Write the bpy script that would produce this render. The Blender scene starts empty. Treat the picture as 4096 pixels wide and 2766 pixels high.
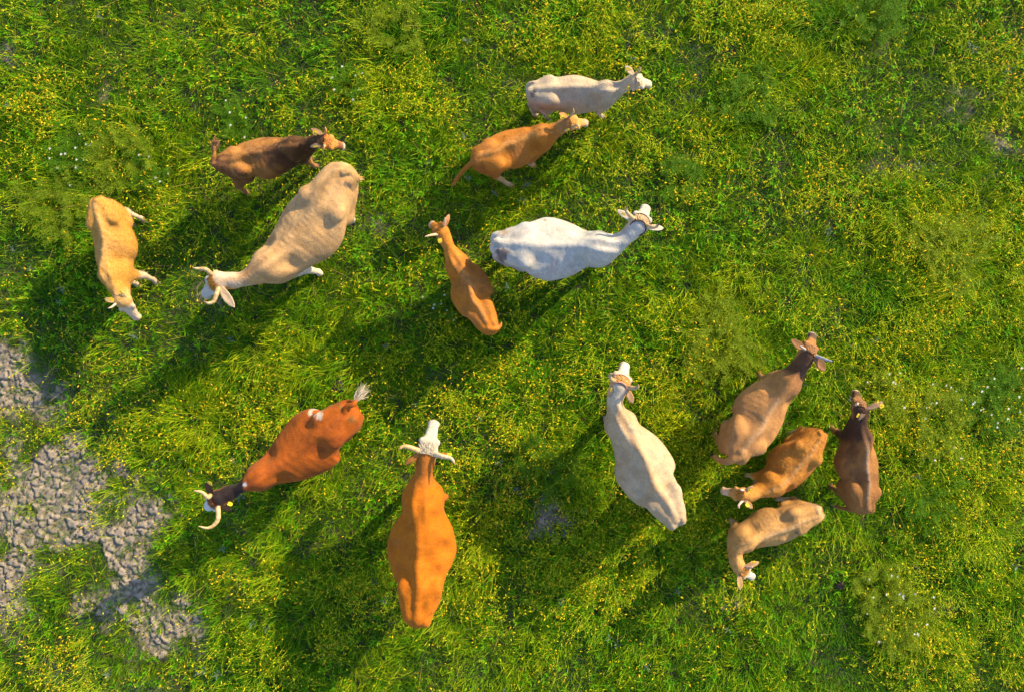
import bpy, math
import numpy as np
from mathutils import Vector

# ------------------------------------------------------------------ camera, sky, sun, exposure
SC = bpy.context.scene
COL = SC.collection
CAM_H = 10.4
LENS = 26.0
FP = LENS/36.0*4096.0                      # focal length in photograph pixels
cam_d = bpy.data.cameras.new("camera"); cam_d.lens = LENS; cam_d.sensor_width = 36.0
cam_d.sensor_fit = 'HORIZONTAL'
cam_d.clip_start = 0.05; cam_d.clip_end = 2000
cam = bpy.data.objects.new("camera", cam_d); COL.objects.link(cam)
cam.location = (0, 0, CAM_H); cam.rotation_euler = (0, 0, 0)
SC.camera = cam

SUN_AZ = math.radians(41.0)                # direction towards the sun, counter-clockwise from +X
SUN_EL = math.radians(25.0)
world = bpy.data.worlds.new("World"); SC.world = world; world.use_nodes = True
wn = world.node_tree; bg = wn.nodes["Background"]
sky = wn.nodes.new("ShaderNodeTexSky"); sky.sky_type = 'NISHITA'; sky.sun_disc = False
sky.sun_elevation = SUN_EL; sky.sun_rotation = math.pi/2 - SUN_AZ
sky.air_density = 1.0; sky.dust_density = 0.6; sky.ozone_density = 1.2
wn.links.new(sky.outputs[0], bg.inputs[0]); bg.inputs[1].default_value = 0.15
sun_d = bpy.data.lights.new("sun", 'SUN'); sun_d.energy = 4.3; sun_d.angle = math.radians(0.6)
sun_d.color = (1.0, 0.80, 0.43)
sun = bpy.data.objects.new("sun", sun_d); COL.objects.link(sun)
sdir = Vector((math.cos(SUN_AZ)*math.cos(SUN_EL), math.sin(SUN_AZ)*math.cos(SUN_EL), math.sin(SUN_EL)))
sun.rotation_euler = sdir.to_track_quat('Z', 'Y').to_euler()
sun.location = sdir*20
SC.view_settings.view_transform = 'Standard'; SC.view_settings.look = 'None'
SC.view_settings.exposure = 1.32; SC.view_settings.gamma = 1.0
SC.cycles.max_bounces = 6; SC.cycles.diffuse_bounces = 3; SC.cycles.transmission_bounces = 4
SC.cycles.transparent_max_bounces = 4

def P(px, py, z=0.0):
    """point at height z whose image is photograph pixel (px,py)"""
    return ((px-2048.0)*(CAM_H-z)/FP, -(py-1383.0)*(CAM_H-z)/FP)
def D(x, y, z=0.0):                        # same in the 2323-wide overview coordinates
    return P(x*1.7633, y*1.7633, z)

# ------------------------------------------------------------------ numpy noise
def _hash(ix, iy, seed):
    h = (ix.astype(np.int64)*374761393 + iy.astype(np.int64)*668265263 + seed*982451653) & 0x7fffffff
    h = ((h ^ (h >> 13))*1274126177) & 0x7fffffff
    h = h ^ (h >> 16)
    return (h & 0xffffff)/float(0xffffff)
def vnoise(x, y, seed=0):
    ix = np.floor(x); iy = np.floor(y); fx = x-ix; fy = y-iy
    fx = fx*fx*(3-2*fx); fy = fy*fy*(3-2*fy)
    a = _hash(ix, iy, seed); b = _hash(ix+1, iy, seed); c = _hash(ix, iy+1, seed); d = _hash(ix+1, iy+1, seed)
    return (a*(1-fx)+b*fx)*(1-fy) + (c*(1-fx)+d*fx)*fy
def fbm(x, y, seed=0, oct=4):
    s = 0; a = .5; t = 0
    for i in range(oct):
        s = s + a*vnoise(x*(2**i)+17.3*i, y*(2**i)-9.1*i, seed+i*7); t += a; a *= .5
    return s/t
def sstep(a, b, x):
    t = np.clip((x-a)/(b-a), 0, 1); return t*t*(3-2*t)

# ------------------------------------------------------------------ mesh helpers
def mesh_np(name, V, faces_flat, loop_starts, loop_totals, smooth=True, colors=None):
    me = bpy.data.meshes.new(name)
    me.vertices.add(len(V)); me.vertices.foreach_set("co", np.ascontiguousarray(V, dtype=np.float32).ravel())
    me.loops.add(len(faces_flat)); me.loops.foreach_set("vertex_index", np.ascontiguousarray(faces_flat, dtype=np.int32))
    me.polygons.add(len(loop_starts))
    me.polygons.foreach_set("loop_start", np.ascontiguousarray(loop_starts, dtype=np.int32))
    me.polygons.foreach_set("loop_total", np.ascontiguousarray(loop_totals, dtype=np.int32))
    me.update(calc_edges=True)
    me.polygons.foreach_set("use_smooth", np.full(len(loop_starts), smooth))
    if colors is not None:
        ca = me.color_attributes.new("coat", 'FLOAT_COLOR', 'POINT')
        c4 = np.ones((len(V), 4), np.float32); c4[:, :3] = colors
        ca.data.foreach_set("color", c4.ravel())
    return me
class MB:
    """collects vertices, faces (tri or quad lists) and colours"""
    def __init__(s): s.V = []; s.F = []; s.C = []; s.n = 0
    def add(s, V, F, C=None):
        V = np.asarray(V, float); s.V.append(V)
        for q in F: s.F.append([int(i)+s.n for i in q])
        if C is None: C = (1, 1, 1)
        C = np.broadcast_to(np.asarray(C, float), (len(V), 3)); s.C.append(C); s.n += len(V)
    def mesh(s, name, smooth=True):
        flat = [i for q in s.F for i in q]; tot = [len(q) for q in s.F]
        st = np.concatenate([[0], np.cumsum(tot)[:-1]]) if tot else []
        return mesh_np(name, np.concatenate(s.V), flat, st, tot, smooth, np.concatenate(s.C))
def link(name, me, mat, parent=None, loc=None):
    o = bpy.data.objects.new(name, me); COL.objects.link(o)
    if mat is not None: me.materials.append(mat)
    if parent is not None: o.parent = parent
    if loc is not None: o.location = loc
    return o
def tag(o, label=None, cat=None, group=None, kind=None):
    if label: o["label"] = label
    if cat: o["category"] = cat
    if group: o["group"] = group
    if kind: o["kind"] = kind
    return o
def nrm(v):
    v = np.asarray(v, float); return v/max(1e-9, np.linalg.norm(v))
def tube(mb, pts, rad, col=(1, 1, 1), n=8, flat=1.0, up=(0, 0, 1)):
    pts = np.asarray(pts, float); m = len(pts); rings = []
    for i in range(m):
        t = nrm(pts[min(i+1, m-1)]-pts[max(i-1, 0)])
        a = np.cross(t, up); a = nrm(a) if np.linalg.norm(a) > 1e-3 else nrm(np.cross(t, (1, 0, 0)))
        b = np.cross(a, t)
        for k in range(n):
            th = 2*math.pi*k/n
            rings.append(pts[i] + rad[i]*(math.cos(th)*a + flat*math.sin(th)*b))
    F = []
    for i in range(m-1):
        for k in range(n):
            F.append((i*n+k, i*n+(k+1) % n, (i+1)*n+(k+1) % n, (i+1)*n+k))
    F.append(tuple(range(n))); F.append(tuple(reversed(range((m-1)*n, m*n))))
    cc = np.asarray(col, float)
    if cc.ndim == 2: cc = np.repeat(cc, n, axis=0)
    mb.add(rings, F, cc)
def catmull(pts, per=6):
    pts = np.asarray(pts, float); m = len(pts); out = []
    for i in range(m-1):
        p0 = pts[max(i-1, 0)]; p1 = pts[i]; p2 = pts[i+1]; p3 = pts[min(i+2, m-1)]
        for k in range(per):
            t = k/per
            out.append(.5*((2*p1)+(-p0+p2)*t+(2*p0-5*p1+4*p2-p3)*t*t+(-p0+3*p1-3*p2+p3)*t**3))
    out.append(pts[-1]); return np.array(out)
def ball(mb, c, r, col=(1, 1, 1), n=8, m=5):
    V = []; F = []; r = np.broadcast_to(np.asarray(r, float), (3,))
    for i in range(m+1):
        ph = math.pi*i/m
        for k in range(n):
            th = 2*math.pi*k/n
            V.append(np.asarray(c)+r*np.array([math.sin(ph)*math.cos(th), math.sin(ph)*math.sin(th), math.cos(ph)]))
    for i in range(m):
        for k in range(n): F.append((i*n+k, (i+1)*n+k, (i+1)*n+(k+1) % n, i*n+(k+1) % n))
    mb.add(V, F, col)

# ------------------------------------------------------------------ materials
def new_mat(name):
    m = bpy.data.materials.new(name); m.use_nodes = True
    nt = m.node_tree; return m, nt, nt.nodes["Principled BSDF"]
def N(nt, typ, **kw):
    n = nt.nodes.new(typ)
    for k, v in kw.items(): setattr(n, k, v)
    return n
def coat_mat():
    m, nt, b = new_mat("coat")
    at = N(nt, "ShaderNodeAttribute"); at.attribute_name = "coat"
    tc = N(nt, "ShaderNodeTexCoord")
    n1 = N(nt, "ShaderNodeTexNoise"); n1.inputs["Scale"].default_value = 9; n1.inputs["Detail"].default_value = 6; n1.inputs["Roughness"].default_value = .65
    n2 = N(nt, "ShaderNodeTexNoise"); n2.inputs["Scale"].default_value = 70; n2.inputs["Detail"].default_value = 4; n2.inputs["Roughness"].default_value = .7
    mp = N(nt, "ShaderNodeMapping"); mp.inputs["Scale"].default_value = (1, 1, .45)
    nt.links.new(tc.outputs["Object"], n1.inputs[0]); nt.links.new(tc.outputs["Object"], mp.inputs[0]); nt.links.new(mp.outputs[0], n2.inputs[0])
    r1 = N(nt, "ShaderNodeMapRange"); r1.inputs[1].default_value = .25; r1.inputs[2].default_value = .75; r1.inputs[3].default_value = .76; r1.inputs[4].default_value = 1.17
    r2 = N(nt, "ShaderNodeMapRange"); r2.inputs[1].default_value = .3; r2.inputs[2].default_value = .7; r2.inputs[3].default_value = .82; r2.inputs[4].default_value = 1.12
    nt.links.new(n1.outputs[0], r1.inputs[0]); nt.links.new(n2.outputs[0], r2.inputs[0])
    mu = N(nt, "ShaderNodeMath", operation='MULTIPLY'); nt.links.new(r1.outputs[0], mu.inputs[0]); nt.links.new(r2.outputs[0], mu.inputs[1])
    vm = N(nt, "ShaderNodeVectorMath", operation='SCALE'); nt.links.new(at.outputs["Color"], vm.inputs[0]); nt.links.new(mu.outputs[0], vm.inputs["Scale"])
    nt.links.new(vm.outputs[0], b.inputs["Base Color"])
    b.inputs["Roughness"].default_value = .62
    b.inputs["Specular IOR Level"].default_value = .12
    b.inputs["Sheen Weight"].default_value = .04; b.inputs["Sheen Roughness"].default_value = .4
    ad = N(nt, "ShaderNodeMath", operation='MULTIPLY_ADD'); nt.links.new(n1.outputs[0], ad.inputs[0]); ad.inputs[1].default_value = 1.2; nt.links.new(n2.outputs[0], ad.inputs[2])
    bp = N(nt, "ShaderNodeBump"); bp.inputs["Strength"].default_value = .6; bp.inputs["Distance"].default_value = .016
    nt.links.new(ad.outputs[0], bp.inputs["Height"]); nt.links.new(bp.outputs[0], b.inputs["Normal"])
    return m
def attr_mat(name, rough=.5, spec=.3, bump=0.0):
    m, nt, b = new_mat(name)
    at = N(nt, "ShaderNodeAttribute"); at.attribute_name = "coat"
    tc = N(nt, "ShaderNodeTexCoord"); n1 = N(nt, "ShaderNodeTexNoise"); n1.inputs["Scale"].default_value = 40
    nt.links.new(tc.outputs["Object"], n1.inputs[0])
    r1 = N(nt, "ShaderNodeMapRange"); r1.inputs[1].default_value = .3; r1.inputs[2].default_value = .7; r1.inputs[3].default_value = .8; r1.inputs[4].default_value = 1.1
    nt.links.new(n1.outputs[0], r1.inputs[0])
    vm = N(nt, "ShaderNodeVectorMath", operation='SCALE'); nt.links.new(at.outputs["Color"], vm.inputs[0]); nt.links.new(r1.outputs[0], vm.inputs["Scale"])
    nt.links.new(vm.outputs[0], b.inputs["Base Color"]); b.inputs["Roughness"].default_value = rough
    b.inputs["Specular IOR Level"].default_value = spec
    return m
def leaf_mat(name, trans=.45):
    m, nt, b = new_mat(name)
    out = nt.nodes["Material Output"]
    at = N(nt, "ShaderNodeAttribute"); at.attribute_name = "coat"
    b.inputs["Roughness"].default_value = .6; b.inputs["Specular IOR Level"].default_value = .08
    nt.links.new(at.outputs["Color"], b.inputs["Base Color"])
    tr = N(nt, "ShaderNodeBsdfTranslucent")
    mixc = N(nt, "ShaderNodeVectorMath", operation='MULTIPLY'); mixc.inputs[1].default_value = (1.25, 1.1, .5)
    nt.links.new(at.outputs["Color"], mixc.inputs[0]); nt.links.new(mixc.outputs[0], tr.inputs[0])
    mx = N(nt, "ShaderNodeMixShader"); mx.inputs[0].default_value = trans
    nt.links.new(b.outputs[0], mx.inputs[1]); nt.links.new(tr.outputs[0], mx.inputs[2]); nt.links.new(mx.outputs[0], out.inputs[0])
    return m
M_COAT = coat_mat()
M_HORN = attr_mat("horn", .4, .4)
M_HOOF = attr_mat("hoof", .5, .3)
M_TAG = attr_mat("ear_tag_plastic", .35, .5)
M_ROPE = attr_mat("rope", .8, .1)
M_EYE = attr_mat("eye", .08, .8)
M_HAIR = attr_mat("hair", .6, .2)
M_LEAF = leaf_mat("grass_blades", .42)
M_PETAL = leaf_mat("petals", .3)

# ------------------------------------------------------------------ the ground
SOIL = [  # overview px: x, y, rx, ry, strength
 (20,845,75,60,1.0),(60,905,70,50,.7),(40,1000,80,50,.45),(150,1010,90,60,.45),(60,1120,150,75,1.0),(170,1090,90,60,.75),(130,1180,110,50,.95),
 (215,1170,80,40,.8),(320,1170,70,45,.85),(190,1230,110,40,.7),(260,1265,80,45,.9),(30,1290,70,35,.9),(20,1330,40,35,.9),(100,1270,70,30,.45),(340,1320,80,45,.8),
 (385,1390,70,50,.85),(330,1460,60,50,.8),(420,1440,50,40,.5),(250,1400,90,60,.35),(420,590,60,50,.45),(480,700,70,40,.5),(330,950,70,50,.35),(90,960,60,40,.4),(300,1560,130,40,.4),(150,1520,80,50,.4),(490,1480,70,60,.35),
 (560,1250,70,70,.4),(520,1330,70,60,.4),(15,180,40,60,.5),(150,90,50,30,.3),(200,210,60,50,.35),(1430,90,60,40,.35),(1250,1170,60,45,.7),(1180,1100,40,30,.3),(1690,690,90,40,.35),(1490,830,80,40,.35),(1810,660,80,50,.3),
 (1880,640,90,70,.3),(2000,110,70,60,.35),(1490,60,50,40,.35),(1640,100,80,50,.35),(2060,380,90,60,.4),(2200,250,80,60,.4),(2290,330,50,60,.5),(1960,300,60,40,.35),(2270,100,50,50,.35),(1690,1360,50,40,.6),(2130,1370,60,30,.5),
 (870,510,50,50,.35),(1080,480,40,40,.35),(160,690,50,40,.3),(760,790,60,40,.3),(920,870,70,60,.3),(1030,830,50,30,.3),(1770,690,60,40,.4),(2010,1340,50,40,.4),(1330,1500,70,50,.2),(1400,300,50,30,.25),(1170,330,40,30,.2)]
def soil_mask(x, y):
    m = np.zeros_like(x)
    wx = x+.45*(fbm(x*1.7, y*1.7, 51)-.5)*2; wy = y+.45*(fbm(x*1.7, y*1.7, 61)-.5)*2
    for (cx, cy, rx, ry, s) in SOIL:
        X, Y = D(cx, cy); k = (CAM_H/FP)*1.7633
        d = ((wx-X)/(rx*k))**2+((wy-Y)/(ry*k))**2
        m = np.maximum(m, s*np.exp(-d*.8))
    br = sstep(.30, .52, fbm(x*3.1, y*3.1, 71, 4)+.12*m)
    X0, Y0 = D(150, 1180); k = (CAM_H/FP)*1.7633
    X1, Y1 = D(330, 1420)
    env = np.maximum(np.exp(-(((wx-X0)/(250*k))**4+((wy-Y0)/(290*k))**4)), .9*np.exp(-(((wx-X1)/(170*k))**2+((wy-Y1)/(150*k))**2)))
    return np.maximum(m*(.12+.88*br), env*.66*sstep(.38, .62, fbm(x*2.3, y*2.3, 91, 4)))
TALL = [(430,950,110,110,1.0),(470,1010,60,80,.8),(330,330,130,70,.3),(880,180,120,110,.45),(2180,500,170,70,.6),(2150,540,90,70,.8),(1640,770,80,70,.9),(1250,1060,60,50,.5),(2130,950,90,60,.6),(2200,1150,170,160,.45),
        (2080,1450,150,110,.6),(2240,1330,130,110,.5),(1790,150,120,120,.5),(1830,60,150,80,.4),(1640,300,120,90,.3),(640,1300,140,40,.35),(110,470,80,50,.5),(1450,700,90,60,.25),(940,420,100,60,.35),(620,860,130,70,.4),(560,820,90,40,.4),
        (1400,1310,120,60,.3),(1150,1250,100,80,.25),(1270,760,110,50,.3),(560,1440,90,60,.2),(1560,60,90,50,.3)]
def tall_mask(x, y):
    m = np.zeros_like(x)
    for (cx, cy, rx, ry, s) in TALL:
        X, Y = D(cx, cy); k = (CAM_H/FP)*1.7633
        m = np.maximum(m, s*np.exp(-(((x-X)/(rx*k))**2+((y-Y)/(ry*k))**2)))
    return m
def clods(x, y, scale, seed):
    gx = x*scale; gy = y*scale; ix = np.floor(gx); iy = np.floor(gy)
    f1 = np.full(x.shape, 9.); f2 = np.full(x.shape, 9.); idv = np.zeros(x.shape)
    for dx in (-1, 0, 1):
        for dy in (-1, 0, 1):
            cx = ix+dx; cy = iy+dy
            px = cx+_hash(cx, cy, seed); py = cy+_hash(cx, cy, seed+5)
            d = np.hypot(px-gx, py-gy); near = d < f1
            f2 = np.where(near, f1, np.minimum(f2, d)); idv = np.where(near, _hash(cx, cy, seed+9), idv); f1 = np.where(near, d, f1)
    return f1, f2-f1, idv
def build_ground():
    hx, hy, st = 8.6, 6.1, .019
    xs = np.arange(-hx, hx+st, st); ys = np.arange(-hy, hy+st, st)
    X, Y = np.meshgrid(xs, ys, indexing='ij'); x = X.ravel(); y = Y.ravel()
    sm = soil_mask(x, y)
    xw = x+.16*(fbm(x*7, y*7, 3)-.5); yw = y+.16*(fbm(x*7, y*7, 4)-.5)
    f1, ed, idv = clods(xw, yw, 9.0, 11); g1, ed2, id2 = clods(xw, yw, 17, 23)
    amp = .25+.75*sstep(.2, .6, sm)
    crack = sstep(.03, .22, ed); crack2 = sstep(.0, .14, ed2)
    z = -.03 + amp*(.048*crack*(.25+.75*idv)+.016*crack2*(.3+.7*id2)+.02*(fbm(x*14, y*14, 83)-.5)) + .012*(fbm(x*4, y*4, 77)-.5)
    z -= .004
    edge = np.minimum(np.minimum(x+hx, hx-x), np.minimum(y+hy, hy-y)); z = np.where(edge < .3, z*np.clip(edge/.3, 0, 1)-.02*(1-np.clip(edge/.3, 0, 1)), z)
    base = np.array([.28, .23, .19]); turf_soil = np.array([.050, .050, .025])  # pale bare clay; darker, greener soil tone where grass covers it
    t = (.12+.80*sstep(.10, .60, sm+.5*(fbm(x*5, y*5, 99, 3)-.5)))*(.75+.4*idv)*(.8+.35*fbm(x*12, y*12, 8)); t = np.clip(t, 0, 1)[:, None]
    c = turf_soil*(1-t)+base*t
    c = c*(.8+.2*crack2[:, None])  # shade in the fine cracks painted into the soil colour
    nx, ny = len(xs), len(ys); V = np.stack([x, y, z], 1)
    # outer skirt to the horizon, same sheet
    idx = np.arange(nx*ny).reshape(nx, ny)
    a = idx[:-1, :-1].ravel(); b = idx[1:, :-1].ravel(); cc = idx[1:, 1:].ravel(); d = idx[:-1, 1:].ravel()
    quads = np.stack([a, b, cc, d], 1)
    ring = np.concatenate([idx[:, 0], idx[-1, 1:], idx[-2::-1, -1], idx[0, -2:0:-1]])
    base_ring = V[ring]; sk = [ring]; Vx = [V]; Cx = [c]; n0 = len(V); prev = ring
    for s in (1.6, 6, 60):
        nv = base_ring.copy(); nv[:, :2] *= s; nv[:, 2] = -.02
        ids = np.arange(n0, n0+len(nv)); n0 += len(nv); Vx.append(nv); Cx.append(np.tile([.06, .085, .02], (len(nv), 1)))
        q = np.stack([prev, ids, np.roll(ids, -1), np.roll(prev, -1)], 1); quads = np.concatenate([quads, q]); prev = ids
    V = np.concatenate(Vx); C = np.concatenate(Cx)
    me = mesh_np("ground", V, quads.ravel(), np.arange(len(quads))*4, np.full(len(quads), 4), True, C)
    m, nt, bs = new_mat("soil")
    at = N(nt, "ShaderNodeAttribute"); at.attribute_name = "coat"
    tc = N(nt, "ShaderNodeTexCoord"); n1 = N(nt, "ShaderNodeTexNoise"); n1.inputs["Scale"].default_value = 55; n1.inputs["Detail"].default_value = 6
    nt.links.new(tc.outputs["Object"], n1.inputs[0])
    r1 = N(nt, "ShaderNodeMapRange"); r1.inputs[1].default_value = .3; r1.inputs[2].default_value = .7; r1.inputs[3].default_value = .72; r1.inputs[4].default_value = 1.15
    nt.links.new(n1.outputs[0], r1.inputs[0])
    vm = N(nt, "ShaderNodeVectorMath", operation='SCALE'); nt.links.new(at.outputs["Color"], vm.inputs[0]); nt.links.new(r1.outputs[0], vm.inputs["Scale"])
    nt.links.new(vm.outputs[0], bs.inputs["Base Color"]); bs.inputs["Roughness"].default_value = .95; bs.inputs["Specular IOR Level"].default_value = .1
    bp = N(nt, "ShaderNodeBump"); bp.inputs["Strength"].default_value = .6; bp.inputs["Distance"].default_value = .01
    nt.links.new(n1.outputs[0], bp.inputs["Height"]); nt.links.new(bp.outputs[0], bs.inputs["Normal"])
    o = link("ground", me, m); tag(o, kind="structure"); o["label"] = "dry cracked clay soil under the pasture"
build_ground()

# ------------------------------------------------------------------ implicit-surface cattle
ZT = [.93, .965, .99, .975, .955, .950, .985, .955, .97, 1.0]
ZB = [.66, .52, .46, .42, .38, .39, .43, .50, .66, .80]
ZM = [.84, .80, .80, .70, .64, .64, .68, .74, .83, .90]

def smin(a, b, k):
    h = np.clip(k-np.abs(a-b), 0, None)/k
    return np.minimum(a, b)-h*h*k*.25
def surface_net(F, org, h):
    s = F < 0
    c = s[:-1, :-1, :-1]; allin = c.copy(); anyin = c.copy()
    for i in (0, 1):
        for j in (0, 1):
            for k in (0, 1):
                v = s[i:s.shape[0]-1+i, j:s.shape[1]-1+j, k:s.shape[2]-1+k]; allin &= v; anyin |= v
    act = anyin & ~allin; ids = np.argwhere(act)
    num = -np.ones(act.shape, np.int64); num[act] = np.arange(len(ids))
    cor = {}
    for i in (0, 1):
        for j in (0, 1):
            for k in (0, 1): cor[(i, j, k)] = F[ids[:, 0]+i, ids[:, 1]+j, ids[:, 2]+k]
    acc = np.zeros((len(ids), 3)); cnt = np.zeros(len(ids))
    for a in cor:
        for ax in range(3):
            if a[ax] == 0:
                b = list(a); b[ax] = 1; b = tuple(b); fa = cor[a]; fb = cor[b]; cr = (fa < 0) != (fb < 0)
                t = np.where(cr, fa/np.where(cr, fa-fb, 1), 0)
                p = np.tile(np.array(a, float), (len(ids), 1)); p[:, ax] = t
                acc += p*cr[:, None]; cnt += cr
    V = org+(ids+acc/cnt[:, None])*h
    Q = []
    for ax in range(3):
        sl0 = [slice(None)]*3; sl1 = [slice(None)]*3; sl0[ax] = slice(0, -1); sl1[ax] = slice(1, None)
        A = s[tuple(sl0)]; B = s[tuple(sl1)]; e = np.argwhere(A != B); sg = A[e[:, 0], e[:, 1], e[:, 2]]
        u, v = [(1, 2), (2, 0), (0, 1)][ax]
        du = np.zeros(3, int); du[u] = 1; dv = np.zeros(3, int); dv[v] = 1
        ok = (e[:, u] > 0) & (e[:, v] > 0) & (e[:, u] < s.shape[u]-1) & (e[:, v] < s.shape[v]-1); e = e[ok]; sg = sg[ok]
        g = lambda q: num[q[:, 0], q[:, 1], q[:, 2]]
        q = np.stack([g(e-du-dv), g(e-dv), g(e), g(e-du)], 1)
        q = np.where(sg[:, None], q, q[:, ::-1]); Q.append(q)
    return V, np.concatenate(Q)

class Cow:
    def __init__(s, name, label, cat, group, reg, Hc, st, head, coat, legs=None, tail=None, tuft=None, horns=(), ears=(), tags=(),
                 pz=1.06, L=None, rough=0.0, halter=None, hoofcol=(.05, .04, .035), tailz=None, lean=1.0, ncol=None, tsize=1.0, thin=0.0, knob=.5):
        s.__dict__.update(locals()); s.s = None
COWS = []

def build_cow(c):
    x0, y0, k = c.reg; Hc = c.Hc
    rng = np.random.RandomState(int(x0+y0))
    def Z(x, y, z): X, Y = P(x0+x*k, y0+y*k, z); return np.array([X, Y, z])
    # ---- spine
    stn = [(q[0], q[1], q[2], (q[3] if len(q) > 3 else i)) for i, q in enumerate(c.st)]
    T = np.array([q[3] for q in stn], float)
    zt = np.interp(T, range(10), ZT)*Hc; zb = np.interp(T, range(10), ZB)*Hc; zm = np.interp(T, range(10), ZM)*Hc
    nk = np.clip((T-7)/2, 0, 1)
    zt = zt+nk*(c.pz-1.0)*Hc; zb = zb+nk*(c.pz-1.02)*Hc; zm = zm+nk*(c.pz-1.0)*Hc
    cen = []; hw = []
    for i, q in enumerate(stn):
        zc = .5*(zm[i]+.5*(zt[i]+zb[i])); w = Z(q[0], q[1], zc); cen.append(w[:2])
        a = .5*q[2]*k*(CAM_H-zc)/FP; th = math.hypot(w[0], w[1])/(CAM_H-zc); b = .5*(zt[i]-zb[i])
        hw.append(math.sqrt(max((.8*a)**2, a*a-.35*(b*th)**2)))
    cen = np.array(cen); hw = np.array(hw)
    arr = catmull(np.column_stack([cen, hw, zt, zb, zm, T]), 8)
    pc = arr[:, :2]; seglen = np.hypot(*np.diff(pc, axis=0).T)
    def near(xy):                       # nearest point on polyline -> dist, signed side, interpolated params
        best = np.full(len(xy), 1e9); par = np.zeros((len(xy), 5)); side = np.zeros(len(xy))
        for i in range(len(pc)-1):
            a = pc[i]; d = pc[i+1]-a; l2 = max(d@d, 1e-12); t = np.clip(((xy-a)@d)/l2, 0, 1)
            q = xy-(a+t[:, None]*d); dist = np.hypot(q[:, 0], q[:, 1]); m = dist < best
            best = np.where(m, dist, best)
            pr = arr[i, 2:]*(1-t[:, None])+arr[i+1, 2:]*t[:, None]; par = np.where(m[:, None], pr, par)
            sd = np.sign(d[0]*q[:, 1]-d[1]*q[:, 0]); side = np.where(m, sd, side)
        return best, side, par
    def at(t, lat=0.0, z=None):         # point at station t, lateral fraction lat (+ = left of travel)
        i = np.interp(t, arr[:, 6], np.arange(len(arr))); i0 = int(min(i, len(arr)-2)); f = i-i0
        p = pc[i0]*(1-f)+pc[i0+1]*f; d = nrm(pc[min(i0+2, len(pc)-1)]-pc[max(i0-1, 0)]); n = np.array([-d[1], d[0]])
        a = arr[i0, 2]*(1-f)+arr[i0+1, 2]*f; q = p+n*a*lat
        return np.array([q[0], q[1], (z if z is not None else 0)*Hc])
    L = c.L or .37*Hc
    # ---- head frame
    pzw = c.pz*Hc+.01
    O = Z(c.head[0][0], c.head[0][1], pzw); zmz = pzw-.6*L
    for _ in range(6):
        Mz = Z(c.head[1][0], c.head[1][1], zmz); dh = np.linalg.norm((Mz-O)[:2]); zmz = pzw-.04*L-math.sqrt(max(0.0, L*L-dh*dh))
    dxy = nrm((Mz-O)[:2]); Fv = nrm(np.array([dxy[0]*max(dh, .25*L), dxy[1]*max(dh, .25*L), zmz-pzw]))
    L = max(L, dh)
    Rv = nrm(np.cross(Fv, (0, 0, 1))); Uv = np.cross(Rv, Fv)
    def hd(f, r, u): return O+Fv*f*L+Rv*r*L+Uv*u*L
    prim = []                            # (type, data, k)
    def cone(a, b, ra, rb, kk=.03): prim.append(('c', np.asarray(a), np.asarray(b), ra, rb, kk))
    def ell(ce, ax, rad, kk=.03): prim.append(('e', np.asarray(ce), ax, rad, 0, kk))
    fr = lambda t: np.array([nrm(np.append(at(t+.1)[:2]-at(t-.1)[:2], 0)), [0, 0, 0], [0, 0, 1]])
    def axes(t):
        f = fr(t)[0]; return np.array([f, [-f[1], f[0], 0], [0, 0, 1.]])
    thin = c.thin
    aw = lambda t: float(np.interp(t, arr[:, 6], arr[:, 2]))
    for sd in (-1, 1):
        ell(at(2.05, sd*.70, .905), axes(2), np.array([.07*Hc, .27*aw(2.05), .042*Hc]), .055*Hc)      # hook bones
        ell(at(.42, sd*.60, .865), axes(.6), np.array([.055*Hc, .33*aw(.42), .06*Hc]), .04*Hc)        # pin bones
        ell(at(1.3, sd*.54, .66), axes(1.3), np.array([.17*Hc, .38*aw(1.3), .23*Hc]), .07*Hc)         # thigh
        ell(at(6.25, sd*.56, .70), axes(6.2), np.array([.10*Hc, .40*aw(6.25), .24*Hc]), .045*Hc)      # shoulder
        ell(at(6.2, sd*.26, .915), axes(6.2), np.array([.12*Hc, .16*aw(6.2), .07*Hc]), .05*Hc)        # blade top
    HA = np.array([Fv, Rv, Uv])
    ell(hd(.12, 0, -.17), HA, np.array([.20, .25, .19])*L, .05*L)
    cone(hd(.22, 0, -.20), hd(.62, 0, -.165), .205*L, .135*L, .06*L); cone(hd(.6, 0, -.165), hd(.88, 0, -.135), .125*L, .110*L, .05*L)
    for r in (-1, 1):
        ell(hd(.36, r*.19, -.08), HA, np.array([.10, .085, .075])*L, .045*L)
        cone(hd(.3, r*.085, -.12), hd(.82, r*.05, -.09), .10*L, .075*L, .05*L)
    ell(hd(.91, 0, -.14), HA, np.array([.10, .155, .115])*L, .05*L)
    cone(hd(.2, 0, -.34), hd(.84, 0, -.23), .12*L, .075*L, .07*L)
    cone(hd(.16, 0, -.30), at(8.6, 0, 0)+np.array([0, 0, zb[-1]+.4*(zt[-1]-zb[-1])]), .15*L, .30*(zt[-1]-zb[-1]), .08*Hc)
    # ---- legs   (keys: fl fr hl hr ; left = +lat)
    lg = c.legs or {}; hooves = []
    for key, t0, sd in (('fl', 6.25, 1), ('fr', 6.25, -1), ('hl', 1.2, 1), ('hr', 1.2, -1)):
        front = key[0] == 'f'
        top = at(t0, sd*.48, .56 if front else .60)
        dflt = at(t0+(.1 if front else -.35), sd*.42, 0) + np.append(nrm(at(5.5)[:2]-at(4.5)[:2])*rng.uniform(-.09, .09)*Hc, 0)
        foot = dflt
        mid = None
        if key in lg:
            q = lg[key]; foot = Z(q[-1][0], q[-1][1], .03); foot[2] = 0
            if len(q) > 1: mid = Z(q[0][0], q[0][1], q[0][2]*Hc)
        fw = axes(t0)[0]
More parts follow.
